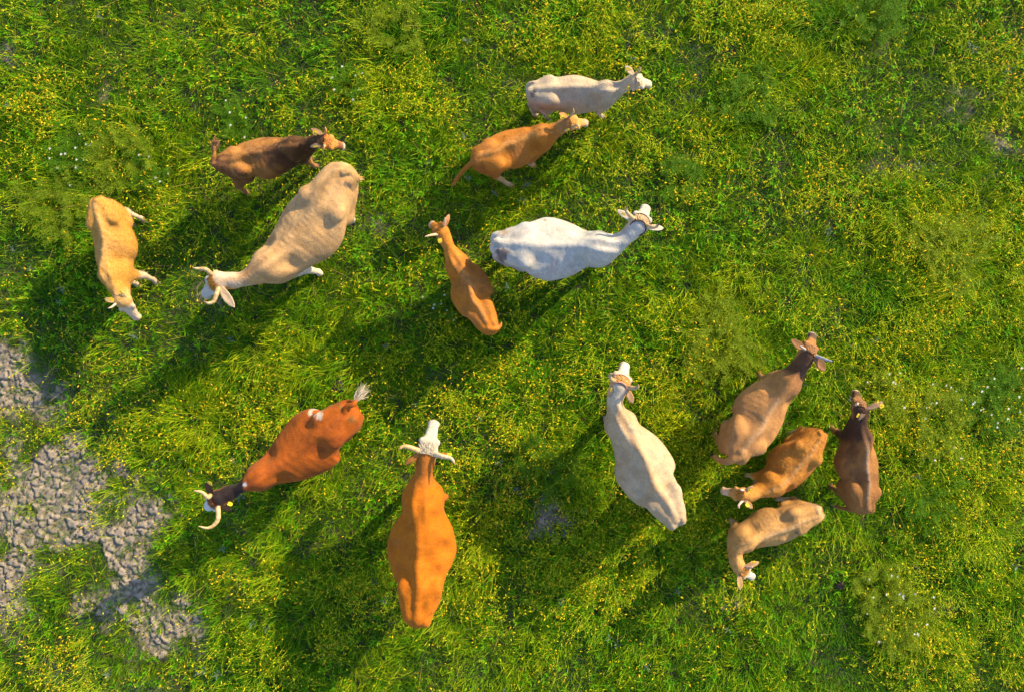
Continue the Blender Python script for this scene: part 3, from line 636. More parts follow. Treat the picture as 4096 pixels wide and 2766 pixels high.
#COWS_HERE
# ------------------------------------------------------------------ the herd (zoom coordinates of each animal's own region of the photograph)
G1 = "cattle standing in the pasture"
WHT = (.74, .70, .66)
HERD = [
 Cow("young_cow", "lean cream white young cow with small horns, topmost of the herd, tail hanging behind", "cow", G1, (2080, 220, .2582), 1.02,
   [(165,560,150),(270,600,360),(450,598,470),(650,607,520),(850,612,590),(1080,628,500),(1270,625,420),(1430,590,315),(1610,490,195),(1790,385,185)],
   ((1815,375),(2075,440)), dict(base=(.48,.37,.27), ear=(.62,.46,.34), lock=(.66,.52,.38), fur=9000, furlen=.014, layers=[('neck',(.58,.40,.25),6.6,8.8,.8),('belly',(.60,.44,.36),.74),
     ('spot',(.10,.08,.09),(205,460),34),('spot',(.12,.09,.09),(195,640),40,.85,.7),('dirt',(.30,.24,.2),.22),('head',(.58,.48,.37),.1,1.2)]),
   legs=dict(fr=[(1215,880,.33),(1262,960)], hr=[(215,840,.37),(225,930)]), tail=[(140,560),(140,640),(210,740),(310,850),(430,985)], tailz=[.97,.90,.80,.66,.50], tuft=((.30,.22,.18),40,.10),
   horns=[dict(p=[(1850,240,.04),(1850,172,.07)], r=.030), dict(p=[(1852,430,.03),(1850,488,.03)], r=.030)], ears=[(1625,175,.0,1.25),(1745,560,-.12,1.0)], tags=[(1665,240,1.3),(1675,503,.6)], pz=1.06, hoofcol=(.35,.2,.08), tsize=1.15),
 Cow("young_cow", "orange tan young cow just below the topmost one, tail stretched to the lower left", "cow", G1, (1760, 400, .2754), 1.0,
   [(530,880,130),(605,845,310),(770,825,490),(930,745,540),(1090,700,565),(1280,615,465),(1455,560,380),(1600,500,265),(1750,410,185),(1880,330,175)],
   ((1905,310),(2185,315)), dict(base=(.46,.165,.022), ear=(.58,.22,.04), lock=(.60,.26,.05), fur=14000, furlen=.018, layers=[('mott',(.40,.155,.04),1,.6),('ridge',(.58,.30,.10),.25,.8,6.2,.7),
     ('neck',(.42,.20,.07),7.0,8.2,.7),('legs',(.50,.33,.2),.42),('head',(.60,.30,.09),.08,.7),('head',(.50,.36,.26),.74,1.3)]),
   legs=dict(fr=[(1300,900,.33),(1330,955)], hr=[(800,1090,.40),(1015,1240)]), tail=[(500,885),(400,965),(300,1070),(215,1190)], tailz=[.94,.84,.72,.60], tuft=((.55,.22,.05),90,.09),
   horns=[dict(p=[(1938,180,.05),(1925,112,.09)], r=.026), dict(p=[(1992,365,.03),(2022,428,.03)], r=.026)], ears=[(1725,200,.02,1.3),(1800,452,-.10,1.0)], tags=[(1775,255,1.1),(1850,430,.5)], pz=1.08, hoofcol=(.45,.2,.06), tsize=1.25),
 Cow("young_cow", "dark brown young cow with orange forehead and white muzzle, tail flicked upward", "cow", G1, (820, 470, .2668), 1.02,
   [(265,715,120),(345,700,290),(515,690,480),(685,625,530),(890,612,635),(1115,560,545),(1340,490,395),(1510,445,285),(1640,375,170),(1750,340,190)],
   ((1800,330),(2140,440)), dict(base=(.36,.155,.04), ear=(.30,.14,.07), lock=(.55,.20,.04), fur=14000, furlen=.018, layers=[('mott',(.15,.06,.03),1.6,.75),('ridge',(.42,.19,.06),.5,.8,4.2,.5),
     ('neck',(.05,.024,.014),3.8,6.6,.85),('belly',(.27,.12,.04),.62),('legs',(.36,.18,.08),.45),('head',(.58,.24,.06),-.1,.74),('head',(.22,.10,.05),.60,.82),('head',(.62,.56,.50),.87,1.3),('dirt',(.46,.22,.07),.4)]),
   legs=dict(fr=[(1560,660,.34),(1650,735)], hr=[(500,1010,.40),(610,1125)]), tail=[(200,700),(125,705),(128,600),(150,440)], tailz=[.96,.95,.97,1.0], tuft=((.25,.12,.06),110,.15),
   horns=[dict(p=[(1812,200,.04),(1800,140,.07)], r=.030,c=(.5,.22,.07),t=(.4,.22,.12)), dict(p=[(1790,430,.03),(1780,482,.03)], r=.030,c=(.55,.25,.1),t=(.5,.32,.2))], ears=[(1588,170,.0,1.1),(1578,440,-.08,1.0)], tags=[(1655,230,1.2),(1640,427,.6)], pz=1.08, tsize=1.2),
 Cow("cow", "large beige cow with curved horns, a white face and orange poll", "cow", G1, (740, 640, .3952), 1.36,
   [(1640,150,190),(1560,205,330),(1420,460,520),(1350,590,640),(1235,740,655),(1085,890,520),(910,1050,405),(750,1150,240),(580,1215,150),(400,1222,135)],
   ((285,1225),(150,1390)), dict(base=(.54,.32,.15), ear=(.62,.46,.30), lock=(.62,.26,.04), fur=7000, furlen=.010, layers=[('mott',(.40,.22,.085),1,.5),('ridge',(.40,.22,.09),.13,5.2,8.9,.95),('ridge',(.42,.24,.08),.16,.2,1.6,.6),
     ('neck',(.66,.56,.48),7.2,8.4,.6),('ridge',(.42,.22,.09),.45,6.8,9.0,.9),('spot',(.20,.14,.11),(1635,250),26),('dirt',(.20,.14,.10),.36),('head',(.62,.29,.06),-.12,.19),('head',(.48,.45,.43),.22,1.3),('legs',(.68,.58,.48),.5)]),
   legs=dict(fl=[(1230,1105,.30),(1385,1140)], hl=[(1665,560,.42),(1695,610)], hr=[(1650,330,.4),(1735,320)]), tail=[(1600,130),(1650,115),(1700,160),(1760,180)], tailz=[.98,.97,.88,.78], tuft=((.58,.32,.12),90,.11),
   horns=[dict(p=[(215,1110,.04),(140,1100,.06),(72,1095,.12)], r=.034), dict(p=[(318,1360,.02),(290,1430,.03),(235,1450,.07),(182,1425,.13)], r=.036)], ears=[(500,1492,-.12,1.0),(330,1120,-.12,.8)], pz=1.02, L=.50, knob=1.6),
 Cow("calf", "golden calf at the far left with a pale pink face and legs stretched sideways", "calf", G1, (320, 760, .3696), .98,
   [(205,120,80),(250,210,275),(297,350,380),(350,470,415),(384,605,445),(372,750,385),(390,890,340),(420,1030,240),(447,1110,180),(450,1190,170)],
   ((440,1215),(635,1435)), dict(base=(.54,.26,.05), ear=(.56,.33,.13), fur=22000, furlen=.022, layers=[('mott',(.47,.24,.07),1,.6),('ridge',(.62,.42,.22),.3,.5,8,.5),('legs',(.62,.46,.34),.5),('head',(.60,.34,.13),-.1,.2),('head',(.60,.43,.31),.25,1.3),('head',(.62,.36,.28),.97,1.3),('neck',(.62,.42,.20),7.6,8.4,.5)]),
   legs=dict(fl=[(690,925,.33),(820,980)], hl=[(500,240,.40),(690,315)], hr=[(500,330,.36),(570,362)]), tail=[(178,115),(165,160),(165,230)], tailz=[.97,.90,.6],
   horns=[dict(p=[(340,1268,.03),(302,1280,.04)], r=.024,c=(.62,.42,.28),t=(.6,.4,.28))], ears=[(268,1178,-.01,1.3),(445,1090,.0,1.0)], tags=[(335,1190,1.2),(455,1103,.5)], pz=1.0, L=.40, rough=.012, hoofcol=(.3,.2,.15)),
 Cow("calf", "slim orange calf standing left of the white cow, looking up to the left", "calf", G1, (1660, 820, .3442), 1.02,
   [(885,1440,130),(825,1345,250),(762,1225,325),(690,1130,430),(662,1030,500),(618,880,440),(527,750,315),(462,620,240),(388,480,135),(325,340,150)],
   ((290,285),(150,190)), dict(base=(.50,.17,.02), ear=(.56,.20,.03), lock=(.58,.22,.03), fur=14000, furlen=.016, layers=[('mott',(.42,.16,.04),1,.6),('spot',(.28,.11,.03),(720,830),210,.8,.6),('ridge',(.50,.24,.09),.2,1,6.5,.6),('neck',(.60,.22,.03),6.5,7.6,.8),('head',(.5,.33,.22),.75,1.3)]),
   tail=[(850,1435),(910,1440),(968,1430),(1000,1385)], tailz=[.97,.96,.90,.8], tuft=((.45,.18,.04),30,.05),
   horns=[dict(p=[(342,190,.06),(352,142,.10)], r=.026,c=(.6,.35,.2),t=(.6,.4,.26)), dict(p=[(180,352,.05),(116,368,.08)], r=.028,c=(.6,.35,.2),t=(.62,.42,.28))], ears=[(395,108,-.04,1.0),(300,448,-.10,1.1)], tags=[(288,412,1.1)], pz=1.10, L=.36),
 Cow("cow", "white cow with curved horns, a dark head rope and grey smudges at the rump", "cow", G1, (1940, 770, .3270), 1.32,
   [(145,620,150),(240,655,370),(480,668,560),(640,688,715),(800,693,775),(1040,698,655),(1280,690,420,5.9),(1430,692,425,6.5),(1560,650,300,7.0),(1725,545,190,8),(1865,405,165,9)],
   ((1915,355),(2000,120)), dict(base=(.50,.47,.45), ear=(.70,.60,.50), lock=(.50,.34,.20), fur=6000, furlen=.010, layers=[('mott',(.46,.42,.39),1,.6),('neck',(.66,.54,.48),7.2,7.9,.35),('rear',(.20,.13,.11),.55,.0),
     ('spot',(.14,.09,.08),(215,780),75,.85,.85),('spot',(.35,.24,.17),(240,480),70,.9,.7),('spot',(.30,.22,.18),(740,330),26,.85,.6),('spot',(.50,.40,.38),(830,920),75,.7,.5),('spot',(.50,.40,.38),(1040,910),70,.7,.4),('dirt',(.36,.28,.24),.3),('head',(.55,.40,.26),-.05,.2),('head',(.50,.44,.38),.2,1.3)]),
   tail=[(150,595),(108,610),(118,660),(150,700)], tailz=[.98,.96,.85,.5],
   horns=[dict(p=[(1755,265,.04),(1725,215,.07),(1745,172,.11)], r=.034,c=(.42,.28,.15)), dict(p=[(2040,425,.03),(2095,418,.05),(2130,385,.09)], r=.034,c=(.42,.28,.15))], ears=[(1615,215,-.10,.85),(2182,440,-.13,.85)], tags=[(1700,262,.6)], pz=1.03, L=.49, halter=((.06,.04,.04),.009)),
 Cow("cow", "deep red brown cow with black neck, white face, big horns and white ended tail", "cow", G1, (740, 1520, .3951), 1.34,
   [(1660,310,200),(1612,378,345),(1480,485,415),(1375,545,605),(1280,635,660),(1075,785,530),(855,915,330),(745,985,290,6.5),(655,1035,165,7.2),(500,1110,125,8.1),(360,1185,135,9)],
   ((275,1230),(180,1310)), dict(base=(.38,.088,.008), ear=(.03,.018,.014), inner=(.05,.03,.02), lock=(.30,.09,.03), fur=4000, furlen=.008, layers=[('mott',(.24,.052,.010),1.2,.6),('ridge',(.18,.045,.015),.12,.3,2.0,.8),('ridge',(.24,.06,.015),.2,5,6.6,.7),
     ('neck',(.022,.014,.016),6.75,7.1),('legs',(.07,.03,.02),.4),('spot',(.55,.52,.5),(628,1035),24),('spot',(.55,.46,.38),(1360,352),46),('spot',(.55,.48,.4),(1290,315),26,.75),('spot',(.16,.12,.03),(1600,250),26,.8,.5),('spot',(.14,.10,.03),(1715,380),30,.8,.6),('head',(.22,.08,.035),-.1,.16),('head',(.60,.59,.60),.19,1.3)]),
   legs=dict(hl=[(1690,470,.4),(1780,380)]), tail=[(1640,265),(1700,245),(1735,200)], tailz=[.98,1.0,.98], tuft=((.42,.35,.28),170,.26),
   horns=[dict(p=[(230,1180,.04),(170,1130,.07),(85,1115,.12)], r=.036,c=(.40,.27,.13),t=(.28,.18,.10)), dict(p=[(336,1390,.03),(300,1455,.05),(230,1492,.08),(135,1473,.14)], r=.036,c=(.42,.28,.13),t=(.3,.2,.1))], ears=[(225,1020,.02,1.25),(475,1310,-.10,1.0)], tags=[(258,1038,1.3),(442,1258,.9)], pz=1.02, L=.46),
 Cow("cow", "bright orange cow with a white head and wide horns, facing straight up at the bottom", "cow", G1, (1480, 1620, .5738), 1.42,
   [(350,1480,95),(342,1430,205),(348,1340,295,1.5),(360,1230,325,2.1),(360,1140,415,3),(361,1010,490),(366,860,430),(372,730,290,6.0),(370,610,290,6.6),(368,530,190,7.2),(380,450,112,8.1),(390,365,110,9)],
   ((395,330),(452,80)), dict(base=(.50,.14,.005), ear=(.40,.13,.02), inner=(.60,.25,.05), lock=(.48,.41,.33), fur=4000, furlen=.008, layers=[('mott',(.43,.115,.005),1,.5),('dirt',(.30,.09,.01),.35),('neck',(.40,.13,.02),6.9,7.8,.8),('spot',(.30,.13,.05),(175,975),30,.9,.3),('head',(.50,.45,.39),-.06,1.3)]),
   legs=dict(fr=[(500,640,.3),(527,645)]), tail=[(345,1470),(350,1500),(350,1510)], tailz=[.97,.90,.5], tsize=1.25,
   horns=[dict(p=[(275,290,.03),(230,285,.05),(200,308,.07)], r=.036,c=(.46,.28,.12),t=(.36,.16,.07)), dict(p=[(500,352,.03),(565,368,.05),(593,410,.07)], r=.036,c=(.50,.37,.24),t=(.36,.16,.07))], ears=[(243,410,-.10,1.0),(568,345,-.05,.9)], tags=[(553,343,.8)], pz=1.0, L=.50),
 Cow("cow", "cream cow with a tan backbone stripe, curled horns and a pink rope halter", "cow", G1, (2360, 1400, .4588), 1.32,
   [(735,1475,110),(700,1405,240),(620,1262,345),(532,1160,465),(480,1040,535),(420,890,450),(302,705,280,6.0),(257,610,275,6.5),(225,520,160,7.1),(212,420,127,8.1),(255,320,130,9)],
   ((280,285),(325,80)), dict(base=(.50,.37,.25), ear=(.56,.28,.10), lock=(.50,.26,.08), fur=6000, furlen=.010, layers=[('mott',(.42,.28,.15),1,.5),('ridge',(.50,.27,.11),.13,2.0,8.6,.9),('ridge',(.52,.30,.13),.22,5.6,7.6,.6),('neck',(.68,.58,.48),7.2,8.2,.5),('spot',(.36,.27,.2),(735,1160),45,.92,.5),('dirt',(.30,.22,.15),.32),('head',(.56,.30,.11),-.1,.2),('head',(.55,.42,.31),.2,1.3),('blaze',(.62,.56,.50),.10)]),
   tail=[(730,1450),(742,1495),(745,1505)], tailz=[.97,.92,.5],
   horns=[dict(p=[(180,245,.04),(178,208,.07),(215,208,.10)], r=.034), dict(p=[(385,328,.03),(418,318,.06),(412,290,.09)], r=.034)], ears=[(155,402,-.10,1.1),(370,458,-.12,1.1)], tags=[(190,340,.5)], pz=1.03, L=.49, halter=((.50,.24,.20),.009)),
 Cow("young_cow", "tan brown young cow with dark neck and black tail tuft, topmost of the right group", "cow", G1, (2800, 1280, .3823), 1.16,
   [(385,1420,130),(388,1345,285),(470,1220,445),(555,1110,500),(620,960,545),(710,830,465),(850,690,335),(965,565,215),(1040,470,170),(1105,385,165)],
   ((1165,335),(1207,110)), dict(base=(.44,.21,.075), ear=(.24,.11,.05), inner=(.5,.24,.1), lock=(.30,.13,.05), fur=9000, furlen=.014, layers=[('mott',(.36,.17,.07),1,.5),('ridge',(.46,.31,.19),.13,1,5,.8),('neck',(.34,.15,.055),5.0,6.6,.8),('neck',(.10,.045,.028),6.3,7.3,.9),('legs',(.30,.14,.05),.42),
     ('head',(.34,.155,.05),-.1,.8),('head',(.10,.06,.05),.66,.9),('head',(.6,.54,.5),.93,1.3)]),
   legs=dict(fl=[(660,615,.34),(610,550)], hl=[(215,1265,.38),(140,1185)]), tail=[(350,1450),(270,1480),(190,1450),(150,1420)], tailz=[.95,.88,.75,.66], tuft=((.03,.02,.018),120,.10),
   horns=[dict(p=[(1075,290,.04),(1042,265,.07)], r=.026,c=(.34,.27,.24),t=(.10,.10,.13)), dict(p=[(1330,415,.04),(1390,432,.07)], r=.028,c=(.22,.21,.24),t=(.07,.08,.12))], ears=[(950,203,-.02,1.2),(1305,530,-.08,1.3)], tags=[(1240,500,.8)], pz=1.06, L=.40, tsize=1.5),
 Cow("calf", "fluffy orange calf with a pink white muzzle facing left, middle of the right hand group", "calf", G1, (2820, 1680, .2422), .96,
   [(1880,235,150),(1800,300,330),(1640,510,560),(1500,630,685),(1365,765,720),(1250,905,610),(1120,1015,480),(960,1110,335),(830,1180,220),(710,1240,210)],
   ((630,1240),(220,1160)), dict(base=(.55,.22,.035), ear=(.54,.26,.09), lock=(.58,.24,.04), fur=24000, furlen=.022, layers=[('mott',(.47,.19,.045),1,.5),('ridge',(.54,.34,.18),.12,1,7,.6),('neck',(.58,.27,.06),7.2,8.2,.7),('legs',(.50,.38,.2),.42),('head',(.52,.26,.08),-.1,.75),('head',(.66,.46,.32),.6,.86),('head',(.62,.48,.42),.90,1.3)]),
   legs=dict(fr=[(800,920,.34),(690,895)], hr=[(1585,165,.38),(1360,215)]), tail=[(1900,200),(1920,230),(1930,260)], tailz=[.97,.9,.5],
   horns=[dict(p=[(600,1145,.02),(585,1128,.03)], r=.028,c=(.6,.4,.3),t=(.6,.45,.4)), dict(p=[(555,1400,.01),(572,1448,.01)], r=.03,c=(.6,.4,.3),t=(.6,.45,.4))], ears=[(805,1078,.0,1.15),(780,1450,-.06,1.15)], tags=[(745,1135,.5),(715,1390,1.3)], pz=1.02, L=.36, rough=.012),
 Cow("calf", "tan calf curling its neck downward with a white muzzle, lowest of the right hand group", "calf", G1, (2860, 1980, .2550), .98,
   [(1590,265,170),(1490,290,310),(1235,370,465),(1050,450,560),(840,500,610),(640,580,500),(470,655,420),(360,735,350,6.6),(315,850,245,7.3),(322,1000,210,8.2),(375,1120,195,9)],
   ((440,1190),(650,1320)), dict(base=(.54,.29,.10), ear=(.60,.32,.11), lock=(.56,.25,.05), fur=20000, furlen=.018, layers=[('mott',(.46,.25,.10),1,.5),('ridge',(.56,.40,.26),.14,.5,5,.6),('neck',(.56,.29,.09),7.0,8.2,.6),('legs',(.54,.38,.26),.42),('spot',(.16,.11,.09),(1250,555),30,.85,.7),('spot',(.25,.18,.14),(1105,500),26,.93,.6),('rear',(.54,.36,.22),.6,.6),
     ('head',(.60,.28,.07),-.1,.34),('head',(.66,.46,.30),.3,.5),('head',(.62,.55,.48),.48,1.3)]),
   legs=dict(fr=[(300,440,.33),(250,365)], hr=[(1235,70,.38),(985,45)]), tail=[(1600,250),(1620,225),(1600,200)], tailz=[.97,.93,.7],
   horns=[dict(p=[(560,1130,.03),(592,1110,.04)], r=.03,c=(.36,.22,.17),t=(.5,.36,.28))], ears=[(693,1040,-.02,1.0),(393,1482,-.03,1.0)], tags=[(600,1040,.5),(365,1390,.4)], pz=1.04, L=.34, rough=.008),
 Cow("calf", "dark brown calf with a pale line along its back, rightmost of the herd", "calf", G1, (3260, 1520, .3505), .98,
   [(575,1455,110),(525,1385,265),(520,1240,380),(510,1120,410),(475,960,480),(475,830,430),(480,680,320),(467,560,260),(490,450,185),(530,345,165)],
   ((540,290),(475,85)), dict(base=(.31,.135,.04), ear=(.30,.18,.10), inner=(.5,.3,.18), lock=(.26,.12,.05), fur=14000, furlen=.016, layers=[('mott',(.20,.085,.032),1.4,.6),('ridge',(.42,.32,.26),.09,.6,6.6,.95),('belly',(.36,.16,.045),.70),('neck',(.045,.022,.016),5.2,6.8,.9),('legs',(.26,.12,.04),.42),
     ('head',(.24,.11,.045),-.1,.8),('head',(.09,.045,.03),.58,.84),('head',(.62,.60,.57),.92,1.3)]),
   legs=dict(fl=[(235,580,.34),(175,530)], hl=[(285,1270,.36),(180,1215)]), tail=[(590,1470),(545,1500),(470,1490),(350,1465),(250,1440)], tailz=[.96,.88,.78,.66,.56], tuft=((.22,.15,.11),40,.07),
   horns=[dict(p=[(490,265,.04),(472,278,.05)], r=.026,c=(.55,.4,.3),t=(.6,.5,.4))], ears=[(495,452,-.06,1.0),(780,242,.0,.9)], tags=[(500,400,.6),(752,288,1.1),(700,250,.5)], pz=1.06, L=.36, tsize=1.2),
]
for _c in HERD: build_cow(_c)
# ------------------------------------------------------------------ grass and weeds
def ribbons(x, y, z0, az, lean, curl, ln, wd, nseg, c0, c1, seedv=0, flat=None):
    """n curved blades; az = lean direction, lean/curl = angles from vertical at base / added to the tip"""
    n = len(x); P_ = np.stack([x, y, z0], 1); dirh = np.stack([np.cos(az), np.sin(az), 0*az], 1); side = np.stack([-np.sin(az), np.cos(az), 0*az], 1)
    V = []; C = []
    cur = P_.copy()
    for s in range(nseg+1):
        f = s/nseg; w = wd*(1-.15*f) if s < nseg else wd*0
        cc = c0*(1-f)+c1*f
        if s < nseg: V += [cur-side*w[:, None]*.5, cur+side*w[:, None]*.5]; C += [cc, cc]
        else: V += [cur]; C += [cc]
        th = np.clip(lean+curl*((s+.5)/nseg), 0, 2.2)
        cur = cur+(dirh*np.sin(th)[:, None]+np.array([0, 0, 1])*np.cos(th)[:, None])*(ln/nseg)[:, None]
    k = 2*nseg+1; V = np.stack(V, 1).reshape(-1, 3); C = np.stack(C, 1).reshape(-1, 3)
    b = (np.arange(n)*k)[:, None]
    quads = np.concatenate([b+np.array([2*s, 2*s+1, 2*s+3, 2*s+2]) for s in range(nseg-1)], 0) if nseg > 1 else np.zeros((0, 4), int)
    tris = b+np.array([2*nseg-2, 2*nseg-1, 2*nseg])
    V[:, 2] = np.maximum(V[:, 2], -.01)
    return V, quads, tris, C, cur
class Batch:
    def __init__(s): s.V = []; s.Q = []; s.T = []; s.C = []; s.n = 0
    def add(s, V, Q, T, C): s.V.append(V); s.Q.append(Q+s.n); s.T.append(T+s.n); s.C.append(C); s.n += len(V)
    def link(s, name, mat, label, parent=None, kind="stuff"):
        Q = np.concatenate(s.Q) if s.Q else np.zeros((0, 4), int); T = np.concatenate(s.T)
        fl = np.concatenate([Q.ravel(), T.ravel()]); st = np.concatenate([np.arange(len(Q))*4, len(Q)*4+np.arange(len(T))*3]); tt = np.concatenate([np.full(len(Q), 4), np.full(len(T), 3)])
        me = mesh_np(name, np.concatenate(s.V), fl, st, tt, True, np.clip(np.concatenate(s.C), .003, .9))
        o = link(name, me, mat, parent)
        if kind: tag(o, label, kind=kind)
        return o
R = np.random.RandomState(7)
HX, HY = 8.5, 6.0
def scatter(n, dens):
    x = R.uniform(-HX, HX, n); y = R.uniform(-HY, HY, n); k = R.uniform(0, 1, n) < dens(x, y); return x[k], y[k]
def patch(x, y): return fbm(x*.9, y*.9, 201, 3)
def hgt(x, y):          # general sward height factor
    h = .52+1.9*(fbm(x*1.1, y*1.1, 211, 3)-.5)+1.1*(fbm(x*3.1, y*3.1, 217, 2)-.5)
    h = h+.9*(fbm(x*.38, y*.38, 215, 2)-.5)-.45*np.exp(-((x+5.4)/2.4)**2-((y+2.4)/2.3)**2)
    return np.clip(h+1.1*tall_mask(x, y), .12, 2.0)*(1-.6*sstep(.2, .6, soil_mask(x, y)))
def flow(x, y):           # blades lean away from the middle of each tussock, drifts share a direction
    e = .03; f = lambda a, b: fbm(a*2.4, b*2.4, 229, 2)+.6*hgt(a, b)*.5
    gx_ = -(f(x+e, y)-f(x-e, y))/e; gy_ = -(f(x, y+e)-f(x, y-e))/e
    w = (fbm(x*.5, y*.5, 223, 3)-.5)*14; return np.arctan2(gy_+.9*np.sin(w), gx_+.9*np.cos(w))
def lerp(a, b, t): t = t[:, None]; return np.asarray(a)*(1-t)+np.asarray(b)*t
GREEN = np.array([.095, .310, .005]); DEEP = np.array([.035, .145, .006]); YEL = np.array([.56, .60, .008]); LIME = np.array([.28, .54, .006]); STRAW = np.array([.46, .34, .09]); BLUEG = np.array([.07, .15, .075])
def dens_short(x, y): return np.clip(1-.97*sstep(.30, .80, soil_mask(x, y)*.86+2.3*(fbm(x*6.5, y*6.5, 233, 4)-.5)*sstep(.05, .3, soil_mask(x, y))), .30, 1)
bt = Batch()
# short dense turf
x, y = scatter(640000, dens_short); n = len(x); H_ = hgt(x, y)
az = flow(x, y)+R.normal(0, 1.3, n); lean = R.uniform(.25, 1.1, n); SM = sstep(.2, .55, soil_mask(x, y)); ln = R.uniform(.06, .16, n)*(.6+.7*H_)*(1-.5*SM); wd = R.uniform(.0045, .0085, n)
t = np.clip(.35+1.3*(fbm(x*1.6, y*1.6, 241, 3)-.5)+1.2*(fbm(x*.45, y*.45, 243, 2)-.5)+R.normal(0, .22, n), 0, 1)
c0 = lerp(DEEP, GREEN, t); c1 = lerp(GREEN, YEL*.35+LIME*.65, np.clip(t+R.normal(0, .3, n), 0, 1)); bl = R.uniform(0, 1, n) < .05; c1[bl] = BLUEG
c1 = c1*(1-.35*SM[:, None])+BLUEG*.8*.35*SM[:, None]
dr = (R.uniform(0, 1, n) < .05+.25*sstep(.2, .6, soil_mask(x, y))*.5); c1[dr] = STRAW*.8; c0[dr] = STRAW*.5
c1 = c1*R.uniform(.6, 1.15, (n, 1))
bt.add(*ribbons(x, y, 0*x-.01, az, lean, R.uniform(.2, .9, n), ln, wd, 2, c0*.62, c1)[:4])  # roots darkened: shade low in the turf painted over naturally dark bases
# long arching blades lying over in drifts
def dens_long(x, y): return np.clip(.22+.9*sstep(.3, 1.1, hgt(x, y)), 0, 1)*(1-sstep(.3, .7, soil_mask(x, y)))
x, y = scatter(260000, dens_long); n = len(x); H_ = hgt(x, y)
az = flow(x, y)+R.normal(0, 1.0, n); lean = R.uniform(.2, 1.0, n); ln = R.uniform(.10, .28, n)*(.55+.5*H_); wd = R.uniform(.0045, .0105, n)
t = np.clip(.42+1.8*(fbm(x*1.3, y*1.3, 251, 3)-.5)+1.2*(fbm(x*9, y*9, 253, 2)-.5)+.4*tall_mask(x, y)+R.normal(0, .38, n), 0, 1)
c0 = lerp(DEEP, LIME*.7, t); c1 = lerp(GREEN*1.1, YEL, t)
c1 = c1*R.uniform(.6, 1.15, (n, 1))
bt.add(*ribbons(x, y, 0*x-.01, az, lean, R.uniform(.5, 1.2, n), ln, wd, 3, c0*.5, c1)[:4])  # dark blade bases, deepened with shading put into the colour
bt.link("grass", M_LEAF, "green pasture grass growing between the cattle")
# flowering stems with ripe yellow seed heads
sb = Batch()
def dens_stem(x, y): return np.clip((.20+1.1*sstep(.44, .70, patch(x, y)+.25*tall_mask(x, y)))*sstep(.36, .62, fbm(x*4, y*4, 291, 2)), 0, 1)*(1-sstep(.35, .7, soil_mask(x, y)))
x, y = scatter(80000, dens_stem); n = len(x); H_ = hgt(x, y)
az = flow(x, y)+R.normal(0, 1.3, n); lean = R.uniform(.15, .9, n); ln = R.uniform(.18, .36, n)*(.6+.35*H_)
t = np.clip(.5+R.normal(0, .3, n), 0, 1); c0 = lerp(GREEN, LIME, t); c1 = lerp(YEL*1.15, np.array([.62, .50, .06]), t*.8)
V, Q, T, C, tip = ribbons(x, y, 0*x, az, lean, R.uniform(.2, .9, n), ln, np.full(n, .0048), 3, c0, c1); sb.add(V, Q, T, C)
hl = R.uniform(.024, .060, n); hc = lerp(YEL*1.1, np.array([.80, .55, .03]), np.clip(R.normal(.15, .35, n)+1.3*(fbm(x*1.5, y*1.5, 281, 3)-.2), 0, 1))*R.uniform(.6, 1.1, (n, 1))
hw = hl*R.uniform(.14, .24, n); dth = R.uniform(.7, 1.5, n); a2 = az+R.normal(0, .25, n)
dv = np.stack([np.cos(a2)*np.sin(dth), np.sin(a2)*np.sin(dth), np.cos(dth)], 1); s1 = np.stack([-np.sin(a2), np.cos(a2), 0*a2], 1); s2 = np.cross(dv, s1)
tip = tip-dv*.004; mid = tip+dv*(hl*.45)[:, None]; W1 = s1*hw[:, None]; W2 = s2*hw[:, None]*.9
V = np.stack([tip, mid+W1, mid+W2, mid-W1, mid-W2, tip+dv*hl[:, None]], 1).reshape(-1, 3); b_ = (np.arange(n)*6)[:, None]
T = np.concatenate([b_+np.array(q) for q in ((0, 2, 1), (0, 3, 2), (0, 4, 3), (0, 1, 4), (5, 1, 2), (5, 2, 3), (5, 3, 4), (5, 4, 1))])
sb.add(V, np.zeros((0, 4), int), T, np.repeat(hc, 6, axis=0))
# side sprays: short bright bracts at the upper part of each stem
for q in range(3):
    f = R.uniform(.55, .95, n); px = x+(tip[:, 0]-x)*f; py = y+(tip[:, 1]-y)*f; pz = np.maximum(tip[:, 2], .05)*f**.9
    sb.add(*ribbons(px, py, pz, az+R.normal(0, 1.2, n), R.uniform(.7, 1.4, n), R.uniform(0, .6, n), R.uniform(.02, .05, n), R.uniform(.005, .009, n), 2, c0*.9, c1*R.uniform(.7, 1.1, (n, 1)))[:4])
# straw stalks
x, y = scatter(2600, lambda x, y: .6+0*x); n = len(x)
sb.add(*ribbons(x, y, 0*x+.03, R.uniform(0, 6.28, n), R.uniform(.7, 1.4, n), R.uniform(0, .4, n), R.uniform(.15, .45, n), np.full(n, .004), 3, np.tile(STRAW*.7, (n, 1)), np.tile(STRAW, (n, 1)))[:4])
sb.link("seeding_grass", M_LEAF, "yellow seeding grass stems standing over the turf")
